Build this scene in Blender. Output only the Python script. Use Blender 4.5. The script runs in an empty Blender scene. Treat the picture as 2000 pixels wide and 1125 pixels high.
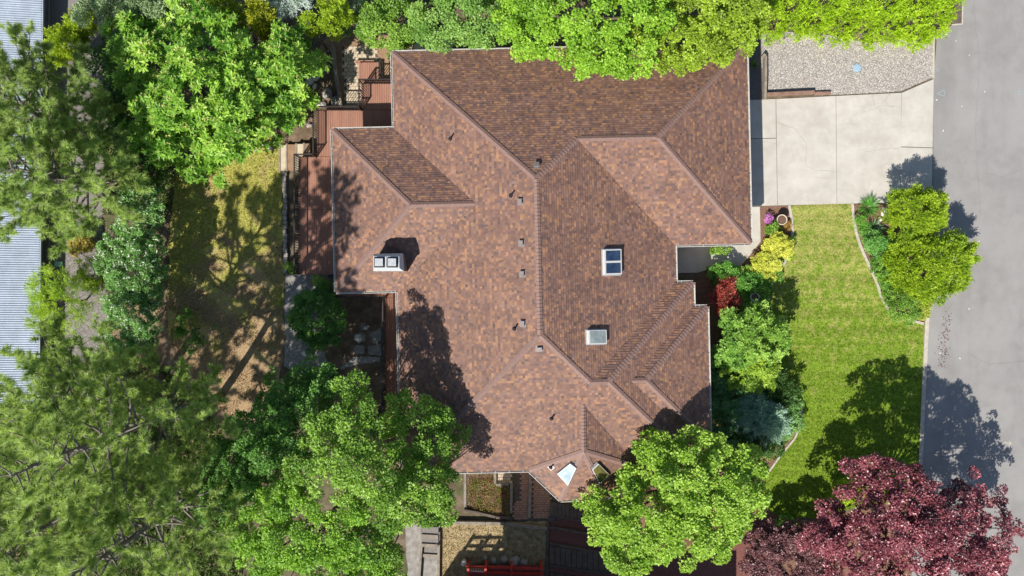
import bpy, bmesh, math, random
import numpy as np
from mathutils import Vector, Matrix
from mathutils.geometry import tessellate_polygon

C = bpy.context.scene
COL = C.collection
RAD = math.radians

# ------------------------------------------------------------------ camera, sky, sun, exposure
H = 44.0                                   # drone height above the ground
cam_d = bpy.data.cameras.new('drone_camera')
cam_d.sensor_width = 36.0
cam_d.lens = 24.0
cam_d.clip_start = 0.5
cam_d.clip_end = 1500.0
cam = bpy.data.objects.new('drone_camera', cam_d)
COL.objects.link(cam)
cam.location = (0, 0, H)
cam.rotation_euler = (0, 0, 0)
C.camera = cam

SX, SY = 0.57, 0.85                        # shadow offset per metre of height
sun_dir = Vector((SX, SY, -1.0)).normalized()
sun_el = math.asin(-sun_dir.z)
sun_rot = math.atan2(-SX, -SY)
world = bpy.data.worlds.new('World')
C.world = world
world.use_nodes = True
wn, wl = world.node_tree.nodes, world.node_tree.links
wn.clear()
sky = wn.new('ShaderNodeTexSky')
sky.sky_type = 'NISHITA'
sky.sun_disc = False
sky.sun_elevation = sun_el
sky.sun_rotation = sun_rot
sky.air_density = 1.0
sky.dust_density = 0.6
bg = wn.new('ShaderNodeBackground')
bg.inputs['Strength'].default_value = 0.085
wo = wn.new('ShaderNodeOutputWorld')
wl.new(sky.outputs[0], bg.inputs[0])
wl.new(bg.outputs[0], wo.inputs[0])
sun_d = bpy.data.lights.new('sun', 'SUN')
sun_d.energy = 4.95
sun_d.angle = RAD(0.53)
sun_d.color = (1.0, 0.955, 0.88)
sun = bpy.data.objects.new('sun', sun_d)
COL.objects.link(sun)
sun.location = (-30, -45, 60)
sun.rotation_euler = sun_dir.to_track_quat('-Z', 'Y').to_euler()
C.view_settings.view_transform = 'Standard'
C.view_settings.look = 'None'
C.view_settings.gamma = 1.0
C.view_settings.exposure = 0.56
C.view_settings.use_curve_mapping = False
C.cycles.max_bounces = 6
C.cycles.diffuse_bounces = 3
C.cycles.transmission_bounces = 4
C.cycles.transparent_max_bounces = 4

# ------------------------------------------------------------------ helpers
PX = 30.303                                # photo pixels per metre on the ground


def P(px, py, z=0.0):
    k = (H - z) / H / PX
    return Vector(((px - 1000.0) * k, (562.5 - py) * k, z))


def K(z):
    return (H - z) / H / PX


ORIG = {}


def tag(o, label=None, cat=None, group=None, kind=None):
    if label:
        o['label'] = label
    if cat:
        o['category'] = cat
    if group:
        o['group'] = group
    if kind:
        o['kind'] = kind
    return o


def thing(name, label, cat, loc=(0, 0, 0), group=None):
    o = bpy.data.objects.new(name, None)
    o.empty_display_size = 0.2
    COL.objects.link(o)
    o.location = loc
    ORIG[o.name] = Vector(loc)
    return tag(o, label, cat, group)


def org(parent):
    return ORIG[parent.name] if parent is not None else Vector((0, 0, 0))


def link(name, me, parent=None, loc=None, kind=None):
    """mesh given in world coordinates minus the parent's origin"""
    o = bpy.data.objects.new(name, me)
    COL.objects.link(o)
    if parent is not None:
        o.parent = parent
    base = org(parent)
    if loc is None:
        ORIG[o.name] = base
    else:
        o.location = Vector(loc) - base
        ORIG[o.name] = Vector(loc)
    if kind:
        o['kind'] = kind
    return o


def np_mesh(name, V, F, mat, col=None, smooth=False):
    """V (n,3) array, F (m,k) int array; col (n,3) per vertex"""
    me = bpy.data.meshes.new(name)
    V = np.asarray(V, dtype=np.float32)
    F = np.asarray(F, dtype=np.int32)
    n, m, k = len(V), F.shape[0], F.shape[1]
    me.vertices.add(n)
    me.vertices.foreach_set('co', V.ravel())
    me.loops.add(m * k)
    me.polygons.add(m)
    me.polygons.foreach_set('loop_start', np.arange(0, m * k, k, dtype=np.int32))
    me.polygons.foreach_set('loop_total', np.full(m, k, dtype=np.int32))
    me.loops.foreach_set('vertex_index', F.ravel())
    if smooth:
        me.polygons.foreach_set('use_smooth', np.ones(m, dtype=bool))
    if col is not None:
        at = me.color_attributes.new('Col', 'FLOAT_COLOR', 'POINT')
        c4 = np.ones((n, 4), dtype=np.float32)
        c4[:, :3] = col
        at.data.foreach_set('color', c4.ravel())
    me.update(calc_edges=True)
    if mat is not None:
        me.materials.append(mat)
    return me


class MB:
    """collects shapes, builds them as ONE mesh object (or part)"""

    def __init__(self):
        self.v, self.f, self.c = [], [], []

    def add(self, vs, fs, col=None):
        b = len(self.v)
        self.v += [tuple(p) for p in vs]
        self.f += [tuple(i + b for i in f) for f in fs]
        self.c += [col or (1, 1, 1)] * len(vs)

    def box(self, c, s, rz=0.0, col=None, tilt=None):
        m = Matrix.Rotation(rz, 3, 'Z')
        if tilt is not None:
            m = m @ tilt
        vs = []
        for dz in (-.5, .5):
            for dx, dy in ((-.5, -.5), (.5, -.5), (.5, .5), (-.5, .5)):
                vs.append(Vector(c) + m @ Vector((dx * s[0], dy * s[1], dz * s[2])))
        self.add(vs, [(3, 2, 1, 0), (4, 5, 6, 7), (0, 1, 5, 4), (1, 2, 6, 5), (2, 3, 7, 6), (3, 0, 4, 7)], col)

    def bar(self, a, b, w, h, col=None):
        """box beam from a to b (centre line), width w, height h"""
        a, b = Vector(a), Vector(b)
        t = (b - a)
        L = t.length
        t.normalize()
        up = Vector((0, 0, 1)) if abs(t.z) < .95 else Vector((0, 1, 0))
        s = t.cross(up).normalized()
        u = s.cross(t).normalized()
        vs = []
        for p in (a, b):
            for ds, du in ((-.5, -.5), (.5, -.5), (.5, .5), (-.5, .5)):
                vs.append(p + s * (ds * w) + u * (du * h))
        self.add(vs, [(0, 1, 2, 3), (7, 6, 5, 4), (0, 4, 5, 1), (1, 5, 6, 2), (2, 6, 7, 3), (3, 7, 4, 0)], col)

    def tube(self, pts, rad, n=7, col=None, cap=True):
        pts = [Vector(p) for p in pts]
        vs, fs = [], []
        for i, p in enumerate(pts):
            t = (pts[min(i + 1, len(pts) - 1)] - pts[max(i - 1, 0)]).normalized()
            ref = Vector((1, 0, 0)) if abs(t.x) < .8 else Vector((0, 1, 0))
            s = t.cross(ref).normalized()
            u = s.cross(t)
            for k in range(n):
                a = 2 * math.pi * k / n
                vs.append(p + (s * math.cos(a) + u * math.sin(a)) * rad[i])
        for i in range(len(pts) - 1):
            for k in range(n):
                k2 = (k + 1) % n
                fs.append((i * n + k, i * n + k2, (i + 1) * n + k2, (i + 1) * n + k))
        if cap:
            fs.append(tuple(range(n - 1, -1, -1)))
            fs.append(tuple((len(pts) - 1) * n + k for k in range(n)))
        self.add(vs, fs, col)

    def prism(self, poly, z0, z1, col=None):
        """vertical prism of a plan polygon [(x,y)..] counter-clockwise"""
        A = sum(poly[i][0] * poly[(i + 1) % len(poly)][1] - poly[(i + 1) % len(poly)][0] * poly[i][1] for i in range(len(poly)))
        if A < 0:
            poly = poly[::-1]
        n = len(poly)
        vs = [(x, y, z0) for x, y in poly] + [(x, y, z1) for x, y in poly]
        fs = [tuple(range(n - 1, -1, -1)), tuple(range(n, 2 * n))]
        fs += [(i, (i + 1) % n, n + (i + 1) % n, n + i) for i in range(n)]
        self.add(vs, fs, col)

    def lathe(self, c, prof, n=20, col=None):
        """profile [(r, z)..] round the vertical through c"""
        vs, fs = [], []
        for r, z in prof:
            for k in range(n):
                a = 2 * math.pi * k / n
                vs.append((c[0] + r * math.cos(a), c[1] + r * math.sin(a), c[2] + z))
        for i in range(len(prof) - 1):
            for k in range(n):
                k2 = (k + 1) % n
                fs.append((i * n + k, i * n + k2, (i + 1) * n + k2, (i + 1) * n + k))
        fs.append(tuple(range(n - 1, -1, -1)))
        fs.append(tuple((len(prof) - 1) * n + k for k in range(n)))
        self.add(vs, fs, col)

    def build(self, name, mat, parent=None, kind=None, smooth=False, bevel=0.0, colors=False):
        me = bpy.data.meshes.new(name)
        o = org(parent)
        me.from_pydata([(x - o.x, y - o.y, z - o.z) for x, y, z in self.v], [], self.f)
        if colors:
            at = me.color_attributes.new('Col', 'FLOAT_COLOR', 'POINT')
            c4 = np.ones((len(self.v), 4), dtype=np.float32)
            c4[:, :3] = self.c
            at.data.foreach_set('color', c4.ravel())
        if smooth:
            me.polygons.foreach_set('use_smooth', [True] * len(me.polygons))
        if bevel:
            bm = bmesh.new()
            bm.from_mesh(me)
            bmesh.ops.bevel(bm, geom=bm.edges[:], offset=bevel, segments=1, affect='EDGES')
            bm.to_mesh(me)
            bm.free()
        me.materials.append(mat)
        return link(name, me, parent, kind=kind)

    def solo(self, name, mat, label, cat, group=None, **kw):
        """a thing that is one mesh: origin at the base of the mesh"""
        a = np.array(self.v)
        c = (a.min(0) + a.max(0)) / 2
        c = Vector((c[0], c[1], a[:, 2].min()))
        self.v = [(x - c.x, y - c.y, z - c.z) for x, y, z in self.v]
        o = self.build(name, mat, None, **kw)
        o.location = c
        ORIG[o.name] = c
        return tag(o, label, cat, group)


def sm(x):
    return np.clip(x, 0, 1)


# ------------------------------------------------------------------ materials
MATS = {}


def mat_new(name, rough=.85, spec=.3, metal=0.0):
    m = bpy.data.materials.new(name)
    m.use_nodes = True
    nt = m.node_tree
    b = nt.nodes['Principled BSDF']
    b.inputs['Roughness'].default_value = rough
    b.inputs['Specular IOR Level'].default_value = spec
    b.inputs['Metallic'].default_value = metal
    MATS[name] = m
    return m, nt, b


def pos_node(nt, scale=(1, 1, 1), obj=False):
    if obj:
        g = nt.nodes.new('ShaderNodeTexCoord').outputs['Object']
    else:
        g = nt.nodes.new('ShaderNodeNewGeometry').outputs['Position']
    if scale == (1, 1, 1):
        return g
    mp = nt.nodes.new('ShaderNodeVectorMath')
    mp.operation = 'MULTIPLY'
    mp.inputs[1].default_value = scale
    nt.links.new(g, mp.inputs[0])
    return mp.outputs[0]


def noise(nt, scale, detail=6, rough=.55, dist=0.0, vec=None):
    n = nt.nodes.new('ShaderNodeTexNoise')
    n.inputs['Scale'].default_value = scale
    n.inputs['Detail'].default_value = detail
    n.inputs['Roughness'].default_value = rough
    n.inputs['Distortion'].default_value = dist
    if vec is not None:
        nt.links.new(vec, n.inputs['Vector'])
    return n.outputs['Fac']


def ramp(nt, fac, stops):
    r = nt.nodes.new('ShaderNodeValToRGB')
    e = r.color_ramp.elements
    while len(e) < len(stops):
        e.new(.5)
    for i, (p, c) in enumerate(stops):
        e[i].position = p
        e[i].color = (c[0], c[1], c[2], 1) if not isinstance(c, (int, float)) else (c, c, c, 1)
    nt.links.new(fac, r.inputs[0])
    return r.outputs[0]


def mix(nt, a, b, fac, mode='MIX'):
    m = nt.nodes.new('ShaderNodeMix')
    m.data_type = 'RGBA'
    m.blend_type = mode
    for sock, v in ((m.inputs[6], a), (m.inputs[7], b)):
        if isinstance(v, (tuple, list)):
            sock.default_value = (v[0], v[1], v[2], 1)
        else:
            nt.links.new(v, sock)
    if isinstance(fac, (int, float)):
        m.inputs[0].default_value = fac
    else:
        nt.links.new(fac, m.inputs[0])
    return m.outputs[2]


def bump(nt, b, h, strength, dist=.02):
    n = nt.nodes.new('ShaderNodeBump')
    n.inputs['Strength'].default_value = strength
    n.inputs['Distance'].default_value = dist
    nt.links.new(h, n.inputs['Height'])
    nt.links.new(n.outputs[0], b.inputs['Normal'])


def ground_mat(name, stops, scale=2.0, detail=8, stretch=(1, 1, 1), layers=(), rough=.95, bmp=.3, bscale=40, bdist=.02, spec=.15):
    """noise ramp base + layers of (colour, scale, lo, hi, strength, stretch)"""
    m, nt, b = mat_new(name, rough, spec)
    c = ramp(nt, noise(nt, scale, detail, .6, .2, pos_node(nt, stretch)), stops)
    for ly in layers:
        col, sc, lo, hi, st = ly[:5]
        stv = ly[5] if len(ly) > 5 else (1, 1, 1)
        f = ramp(nt, noise(nt, sc, 6, .6, .1, pos_node(nt, stv)), [(lo, 0.0), (hi, st)])
        c = mix(nt, c, col, f)
    nt.links.new(c, b.inputs['Base Color'])
    if bmp:
        bump(nt, b, noise(nt, bscale, 6, .7, 0, pos_node(nt)), bmp, bdist)
    return m


def plain(name, col, rough=.8, spec=.3, metal=0.0, var=.25, scale=4.0, fine=45.0, stretch=(1, 1, 1), bmp=.15, vcol=False):
    """colour with large and fine natural variation"""
    m, nt, b = mat_new(name, rough, spec, metal)
    v = pos_node(nt, stretch)
    n1 = ramp(nt, noise(nt, scale, 5, .6, 0, v), [(.25, 1 - var), (.75, 1 + var)])
    n2 = ramp(nt, noise(nt, fine, 3, .6, 0, v), [(.2, 1 - var * .8), (.8, 1 + var * .8)])
    if vcol:
        a = nt.nodes.new('ShaderNodeAttribute')
        a.attribute_name = 'Col'
        src = a.outputs['Color']
        if col is not None:
            src = mix(nt, src, col, 1.0, 'MULTIPLY')
    else:
        src = col
    c = mix(nt, n1, src, 1.0, 'MULTIPLY')
    c = mix(nt, c, n2, 1.0, 'MULTIPLY')
    nt.links.new(c, b.inputs['Base Color'])
    if bmp:
        bump(nt, b, noise(nt, fine, 4, .6, 0, v), bmp, .01)
    return m


def leaf_mat(name, trans=.35, rough=.5, spec=.35, sat=1.0):
    m = bpy.data.materials.new(name)
    m.use_nodes = True
    nt = m.node_tree
    b = nt.nodes['Principled BSDF']
    b.inputs['Roughness'].default_value = rough
    b.inputs['Specular IOR Level'].default_value = spec
    a = nt.nodes.new('ShaderNodeAttribute')
    a.attribute_name = 'Col'
    nt.links.new(a.outputs['Color'], b.inputs['Base Color'])
    t = nt.nodes.new('ShaderNodeBsdfTranslucent')
    tc = mix(nt, a.outputs['Color'], (1.25, 1.15, .55), 1.0, 'MULTIPLY')
    nt.links.new(tc, t.inputs['Color'])
    ms = nt.nodes.new('ShaderNodeMixShader')
    ms.inputs[0].default_value = trans
    nt.links.new(b.outputs[0], ms.inputs[1])
    nt.links.new(t.outputs[0], ms.inputs[2])
    nt.links.new(ms.outputs[0], nt.nodes['Material Output'].inputs['Surface'])
    MATS[name] = m
    return m


M_LEAF = leaf_mat('leaf', .38, .45, .4)
M_PINETWIG = plain('pine_twig', (.17, .15, .13), .9, .1, var=.35, scale=6, fine=30, bmp=0)
M_NEEDLE = leaf_mat('needle', .4, .5, .35)
M_PURPLE = leaf_mat('purple_leaf', .15, .38, .6)
M_BARK = plain('bark', (.16, .12, .095), .9, .1, var=.35, scale=6, fine=30, bmp=.5)
M_PINEBARK = plain('pine_bark', (.17, .145, .13), .9, .1, var=.4, scale=5, fine=22, bmp=.6)
M_ROAD = ground_mat('asphalt', [(.3, (.222, .212, .203)), (.5, (.25, .24, .23)), (.7, (.272, .262, .251))], 1.1, 9,
                    layers=[((.29, .279, .267), .22, .45, .62, .7), ((.185, .177, .17), .35, .5, .75, .6, (1.3, .3, 1)),
                            ((.21, .205, .2), 38, .62, .75, .6), ((.42, .41, .40), 30, .66, .78, .6)], rough=.9, bmp=.25, bscale=90)
M_CONC = ground_mat('concrete', [(.3, (.40, .372, .325)), (.55, (.456, .426, .376)), (.75, (.50, .47, .42))], 1.3, 9,
                    layers=[((.36, .325, .272), .6, .5, .72, .55), ((.545, .51, .45), .45, .52, .7, .6), ((.29, .26, .22), 14, .66, .78, .45), ((.33, .30, .26), 1.7, .6, .74, .5, (.3, 1.6, 1))],
                    rough=.88, bmp=.12, bscale=70)
M_CURB = ground_mat('curb_concrete', [(.3, (.36, .32, .26)), (.7, (.50, .46, .39))], 5, 6, rough=.9, bmp=.3)
M_SOIL = ground_mat('soil', [(.3, (.085, .058, .038)), (.5, (.15, .105, .07)), (.7, (.24, .175, .12))], 1.6, 9,
                    layers=[((.32, .25, .17), 9, .6, .72, .55), ((.05, .036, .026), 4, .58, .7, .6)], bmp=.6, bscale=25)
M_TANSOIL = ground_mat('tan_soil', [(.3, (.22, .135, .08)), (.7, (.33, .215, .135))], 2.2, 8,
                       layers=[((.42, .32, .22), 22, .62, .75, .5)], bmp=.4, bscale=30)
M_MULCH = ground_mat('bark_mulch', [(.3, (.10, .055, .038)), (.5, (.19, .105, .07)), (.7, (.30, .18, .12))], 14, 8,
                     layers=[((.36, .23, .15), 30, .58, .7, .7), ((.05, .03, .022), 20, .57, .68, .7)], bmp=.8, bscale=35)
M_PMULCH = ground_mat('red_mulch', [(.3, (.10, .042, .036)), (.7, (.24, .105, .088))], 16, 8,
                      layers=[((.34, .19, .16), 34, .6, .7, .6)], bmp=.8, bscale=38)
M_GREYGRAVEL = ground_mat('grey_gravel', [(.3, (.13, .115, .105)), (.7, (.27, .245, .225))], 22, 6,
                          layers=[((.36, .33, .3), 40, .6, .7, .7)], bmp=.6, bscale=45)
M_GRAVELBASE = ground_mat('gravel_base', [(.3, (.16, .14, .12)), (.7, (.36, .33, .29))], 20, 6,
                          layers=[((.40, .27, .18), 1.1, .56, .74, .7)], bmp=.6, bscale=45)
M_ROCKDUST = ground_mat('rock_dust', [(.3, (.18, .165, .15)), (.7, (.36, .335, .305))], 3, 9,
                        layers=[((.10, .085, .07), 6, .55, .68, .7), ((.45, .43, .4), 12, .62, .72, .6)], bmp=.5, bscale=30)


def lawn_material(name, greens, tans, dry_scale, dry_lo, dry_hi, stripe):
    m, nt, b = mat_new(name, .9, .15)
    p = pos_node(nt)
    base = ramp(nt, noise(nt, 5.5, 8, .7, .3, p), greens)
    dry = ramp(nt, noise(nt, 9, 7, .7, .2, p), tans)
    # wear: a slow patchwork, drier towards the drive (a fact of this lawn)
    sep = nt.nodes.new('ShaderNodeSeparateXYZ')
    nt.links.new(p, sep.inputs[0])
    mp = nt.nodes.new('ShaderNodeMapRange')
    mp.inputs['From Min'].default_value = dry_lo[0]
    mp.inputs['From Max'].default_value = dry_lo[1]
    mp.inputs['To Min'].default_value = dry_hi[0]
    mp.inputs['To Max'].default_value = dry_hi[1]
    nt.links.new(sep.outputs['Y'], mp.inputs['Value'])
    ad = nt.nodes.new('ShaderNodeMath')
    ad.operation = 'ADD'
    nt.links.new(noise(nt, dry_scale, 9, .72, .4, p), ad.inputs[0])
    nt.links.new(mp.outputs[0], ad.inputs[1])
    f = ramp(nt, ad.outputs[0], [(.45, 0.0), (.63, .95)])
    c = mix(nt, base, dry, f)
    if stripe:
        st = ramp(nt, noise(nt, 1.0, 4, .6, .25, pos_node(nt, (.06, 2.3, 1))), [(.36, .82), (.64, 1.13)])
        c = mix(nt, c, st, 1.0, 'MULTIPLY')
    tuft = ramp(nt, noise(nt, 26, 5, .7, 0, p), [(.3, .72), (.7, 1.22)])
    c = mix(nt, c, tuft, 1.0, 'MULTIPLY')
    nt.links.new(c, b.inputs['Base Color'])
    bump(nt, b, noise(nt, 32, 6, .75, 0, p), .7, .05)
    return m


M_LAWN = lawn_material('lawn_grass', [(.3, (.08, .15, .011)), (.5, (.165, .26, .02)), (.72, (.285, .385, .05))],
                       [(.3, (.22, .25, .045)), (.55, (.40, .38, .115)), (.75, (.58, .52, .24))],
                       2.2, (-8.0, 4.5), (-.11, .10), True)
M_DRYLAWN = lawn_material('dry_grass', [(.3, (.15, .16, .03)), (.5, (.38, .36, .08)), (.7, (.54, .49, .16))],
                          [(.3, (.20, .125, .075)), (.5, (.36, .24, .14)), (.75, (.54, .41, .25))],
                          .55, (-9.0, 9.0), (.24, -.14), False)
M_ROUGHGROUND = ground_mat('rough_ground', [(.3, (.07, .055, .035)), (.5, (.13, .10, .065)), (.7, (.21, .17, .115))], 1.2, 9,
                           layers=[((.06, .09, .025), .8, .5, .66, .7), ((.25, .21, .16), 7, .6, .72, .5)], bmp=.6, bscale=20)
M_SHINGLE = plain('shingle', None, .70, .40, var=.17, scale=.8, fine=70, bmp=.3, vcol=True)
M_CAP = plain('cap_shingle', (.20, .122, .10), .68, .4, var=.2, scale=7, fine=70, bmp=.3)
M_DECK = plain('deck_wood', (.31, .155, .108), .75, .25, var=.18, scale=3, fine=30, stretch=(1, .15, 1), bmp=.15)
M_WOODGREY = plain('weathered_wood', (.24, .205, .165), .9, .15, var=.35, scale=3, fine=35, bmp=.35)
M_WOODDARK = plain('dark_timber', (.115, .09, .075), .9, .15, var=.35, scale=3, fine=30, bmp=.35)
M_WOODBROWN = plain('brown_timber', (.22, .135, .10), .9, .15, var=.3, scale=3, fine=35, bmp=.3)
M_RAIL = plain('dark_railing', (.035, .026, .024), .5, .4, var=.2, bmp=0)
M_WHITE = plain('white_trim', (.56, .55, .52), .45, .4, var=.06, bmp=0)
M_GUTTER = plain('gutter_white', (.53, .505, .46), .45, .4, var=.14, scale=6, bmp=0)
M_WALL = plain('house_siding', (.42, .36, .29), .8, .3, var=.08, bmp=.1)
M_SOFFIT = plain('soffit', (.45, .40, .34), .8, .3, var=.08, bmp=0)
M_GALV = plain('galvanised', (.55, .56, .56), .42, .5, .55, var=.18, scale=8, bmp=.05)
M_CHIMWHITE = plain('chimney_render', (.46, .48, .50), .5, .4, var=.12, scale=9, bmp=.1)
M_CHIMCAP = plain('chimney_cap', (.30, .35, .42), .45, .5, .25, var=.15, bmp=0)
M_BLACK = plain('black_flue', (.012, .012, .013), .6, .3, var=.2, bmp=0)
M_CHIMBRICK = plain('chimney_brick', (.16, .15, .14), .9, .2, var=.3, scale=9, bmp=.3)
M_VENT = plain('vent_metal', (.22, .185, .175), .5, .4, .2, var=.15, bmp=0)
M_PIPE = plain('black_pipe', (.02, .018, .018), .45, .4, var=.2, bmp=0)
M_METALROOF = plain('metal_roof', (.36, .41, .48), .5, .45, .15, var=.16, scale=1.2, fine=8, bmp=0)
M_DARKWALL = plain('dark_wall', (.10, .10, .105), .8, .3, var=.2, bmp=.1)
M_RED = plain('red_paint', (.42, .035, .022), .5, .4, var=.2, bmp=.1)
M_REDDK = plain('dark_red_wall', (.20, .05, .04), .7, .3, var=.2, bmp=.1)
M_STONE = plain('pale_stone', (.60, .56, .50), .9, .2, var=.22, scale=5, fine=25, bmp=.5)
M_GREYSTONE = plain('grey_stone', (.30, .275, .245), .92, .2, var=.3, scale=5, fine=22, bmp=.5)
M_PAVER = plain('paver', (.50, .41, .30), .92, .2, var=.2, scale=3, fine=50, bmp=.3)
M_BRICKPAVE = plain('path_brick', (.36, .215, .15), .92, .2, var=.25, scale=4, fine=40, bmp=.3)
M_VARIED = plain('varied_stone', None, .9, .2, var=.12, scale=10, fine=60, bmp=.2, vcol=True)
M_POT = plain('clay_pot', (.55, .46, .36), .8, .3, var=.15, bmp=.1)
M_POTSOIL = plain('pot_soil', (.14, .085, .06), .95, .1, var=.4, scale=20, bmp=.6)
M_BLUELID = plain('blue_lid', (.28, .39, .48), .6, .4, var=.2, scale=12, bmp=.1)
M_TEAL = plain('teal_plastic', (.30, .52, .45), .6, .4, var=.15, bmp=0)
M_PAINTBLUE = plain('paint_blue', (.27, .345, .355), .9, .1, var=.25, scale=15, bmp=0)
M_PAINTWHITE = plain('paint_white', (.62, .61, .58), .9, .1, var=.2, scale=15, bmp=0)
M_PAINTORANGE = plain('paint_pale_orange', (.62, .52, .40), .9, .1, var=.2, scale=15, bmp=0)
M_CRACK = plain('crack', (.13, .115, .095), .95, .05, var=.4, scale=10, bmp=0)
M_CRACKLINE = plain('crack_line', (.28, .25, .205), .95, .05, var=.4, scale=10, bmp=0)
M_DEBRIS = plain('fallen_petals', (.13, .055, .045), .9, .1, var=.4, scale=20, bmp=0)
M_FLOWER = leaf_mat('flower', .3, .6, .2)


def glass_mat(name, col, rough=.06, coat=.5, spec=.9):
    m, nt, b = mat_new(name, rough, spec)
    b.inputs['Base Color'].default_value = (*col, 1)
    b.inputs['Coat Weight'].default_value = coat
    b.inputs['Coat Roughness'].default_value = .03
    c = ramp(nt, noise(nt, 2.2, 3, .5, .6, pos_node(nt)), [(.35, col), (.7, tuple(min(1, x * 1.5 + .02) for x in col))])
    nt.links.new(c, b.inputs['Base Color'])
    return m


M_GLASSBLUE = glass_mat('skylight_glass_blue', (.012, .028, .065))
M_GLASSPALE = glass_mat('skylight_glass_pale', (.20, .235, .23), .25, .1)
M_GLASSGREEN = glass_mat('skylight_glass_olive', (.10, .09, .025), .08)
M_GLASSKITE = glass_mat('skylight_glass_kite', (.24, .30, .34), .6, .0, .1)
M_WINGLASS = glass_mat('window_glass', (.05, .06, .07), .05)

# ------------------------------------------------------------------ the ground and what is laid on it
rnd = random.Random(11)


def rough_poly(pts, step=.35, amp=.05, seed=3, closed=True):
    """plan polygon (photo pixels on the ground) with an irregular natural edge; returns world xy"""
    r = random.Random(seed)
    out = []
    w = [P(*p) for p in pts]
    for i in range(len(w)):
        a, b = w[i], w[(i + 1) % len(w)]
        n = max(1, int((b - a).length / step))
        for k in range(n):
            q = a.lerp(b, k / n)
            j = amp if (k or amp > .04) else 0
            out.append((q.x + r.uniform(-j, j), q.y + r.uniform(-j, j)))
    return out


def sheet(name, poly, z, mat, parent=None, kind='structure'):
    pts = [Vector((x, y, z)) for x, y in poly]
    tris = tessellate_polygon([pts])
    mb = MB()
    fs = []
    for t in tris:
        a, b, c = (pts[i] for i in t)
        fs.append(tuple(t) if (b - a).cross(c - a).z > 0 else tuple(t[::-1]))
    mb.add(pts, fs)
    return mb.build(name, mat, parent, kind=kind)


def pxpoly(pts, z=0.0):
    return [(P(x, y, z).x, P(x, y, z).y) for x, y in pts]


def inside(poly, X, Y):
    """vectorised point in polygon"""
    ins = np.zeros(len(X), dtype=bool)
    n = len(poly)
    j = n - 1
    for i in range(n):
        xi, yi = poly[i]
        xj, yj = poly[j]
        c = ((yi > Y) != (yj > Y)) & (X < (xj - xi) * (Y - yi) / (yj - yi + 1e-12) + xi)
        ins ^= c
        j = i
    return ins


def scatter(poly, n, rng):
    a = np.array(poly)
    x0, y0 = a.min(0)
    x1, y1 = a.max(0)
    X = rng.uniform(x0, x1, n * 2)
    Y = rng.uniform(y0, y1, n * 2)
    k = inside(poly, X, Y)
    return X[k][:n], Y[k][:n]


def poly_area(p):
    return abs(sum(p[i][0] * p[(i + 1) % len(p)][1] - p[(i + 1) % len(p)][0] * p[i][1] for i in range(len(p)))) / 2


sheet('ground', [(-260, -260), (260, -260), (260, 260), (-260, 260)], 0.0, M_ROUGHGROUND)

# road with its concrete edge strip
road_edge = [(1876, -300), (1873, 40), (1830, 70), (1823, 160), (1820, 395), (1815, 560), (1810, 630), (1800, 800), (1794, 925), (1780, 1130), (1762, 1500)]
road_pts = pxpoly(road_edge) + [(90, -40), (90, 60)]
road = sheet('road', road_pts, .008, M_ROAD)

left_bits = [(560, 560), (700, 560), (760, 600), (770, 720), (700, 780), (560, 760)]
sheet('courtyard_soil', rough_poly([(556, 540), (790, 540), (800, 830), (560, 830)], .5, .06, 5), .008, M_SOIL)
sheet('gravel_path', rough_poly([(556, 536), (640, 536), (652, 575), (625, 640), (640, 720), (585, 735), (556, 715)], .4, .07, 6), .012, M_ROCKDUST)
yard_poly = rough_poly([(345, 318), (430, 322), (520, 268), (556, 262), (550, 336), (553, 540), (556, 700), (540, 760), (470, 810),
                        (400, 800), (360, 740), (330, 640), (330, 470)], .5, .10, 7)
sheet('back_lawn', yard_poly, .012, M_DRYLAWN)
sheet('needle_litter_soil', rough_poly([(320, 560), (400, 640), (470, 690), (540, 700), (545, 800), (420, 860), (250, 1000), (-80, 1180), (-80, 760), (120, 700)], .6, .12, 8), .008,
      ground_mat('needle_litter', [(.3, (.13, .085, .055)), (.5, (.23, .155, .10)), (.7, (.34, .25, .16))], 2.2, 9,
                 layers=[((.40, .30, .19), 13, .6, .72, .6), ((.06, .042, .03), 5, .6, .7, .6)], bmp=.5, bscale=25))
sheet('grey_gravel_bed', rough_poly([(84, -40), (215, -40), (215, 120), (200, 430), (215, 700), (84, 730)], .6, .06, 9), .010, M_GREYGRAVEL)
sheet('tan_soil_patch', rough_poly([(640, 70), (700, 60), (800, 78), (880, 85), (880, 112), (620, 300), (600, 130)], .4, .06, 10), .008, M_TANSOIL)
sheet('rockery_soil', rough_poly([(590, 115), (655, 100), (670, 215), (625, 290), (540, 300), (480, 300), (560, 225), (600, 205)], .4, .06, 12), .010, M_SOIL)

# front garden
front_lawn_poly = pxpoly([(1545, 401), (1662, 397), (1665, 430), (1672, 462), (1690, 503), (1710, 545), (1722, 582), (1738, 606), (1762, 620), (1806, 632), (1801, 760),
                          (1793, 925), (1780, 985), (1690, 985), (1600, 1012), (1525, 1010), (1490, 990), (1496, 930), (1522, 890), (1552, 852), (1560, 812), (1548, 770),
                          (1505, 715), (1480, 650), (1497, 562), (1524, 527), (1543, 490), (1548, 455)])
sheet('house_bed', rough_poly([(1380, 400), (1546, 400), (1552, 455), (1546, 492), (1526, 528), (1500, 562), (1470, 660), (1500, 720), (1552, 770), (1566, 812), (1556, 855),
                               (1524, 893), (1500, 930), (1495, 990), (1530, 1012), (1600, 1016), (1690, 990), (1790, 985), (1775, 1180), (1230, 1180), (1230, 930), (1330, 860), (1330, 560), (1380, 540)], .5, .03, 13), .008, M_MULCH)
sheet('red_mulch_bed', rough_poly([(1250, 1050), (1440, 1010), (1530, 1020), (1520, 1190), (1240, 1190)], .4, .05, 15), .012, M_PMULCH)
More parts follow.
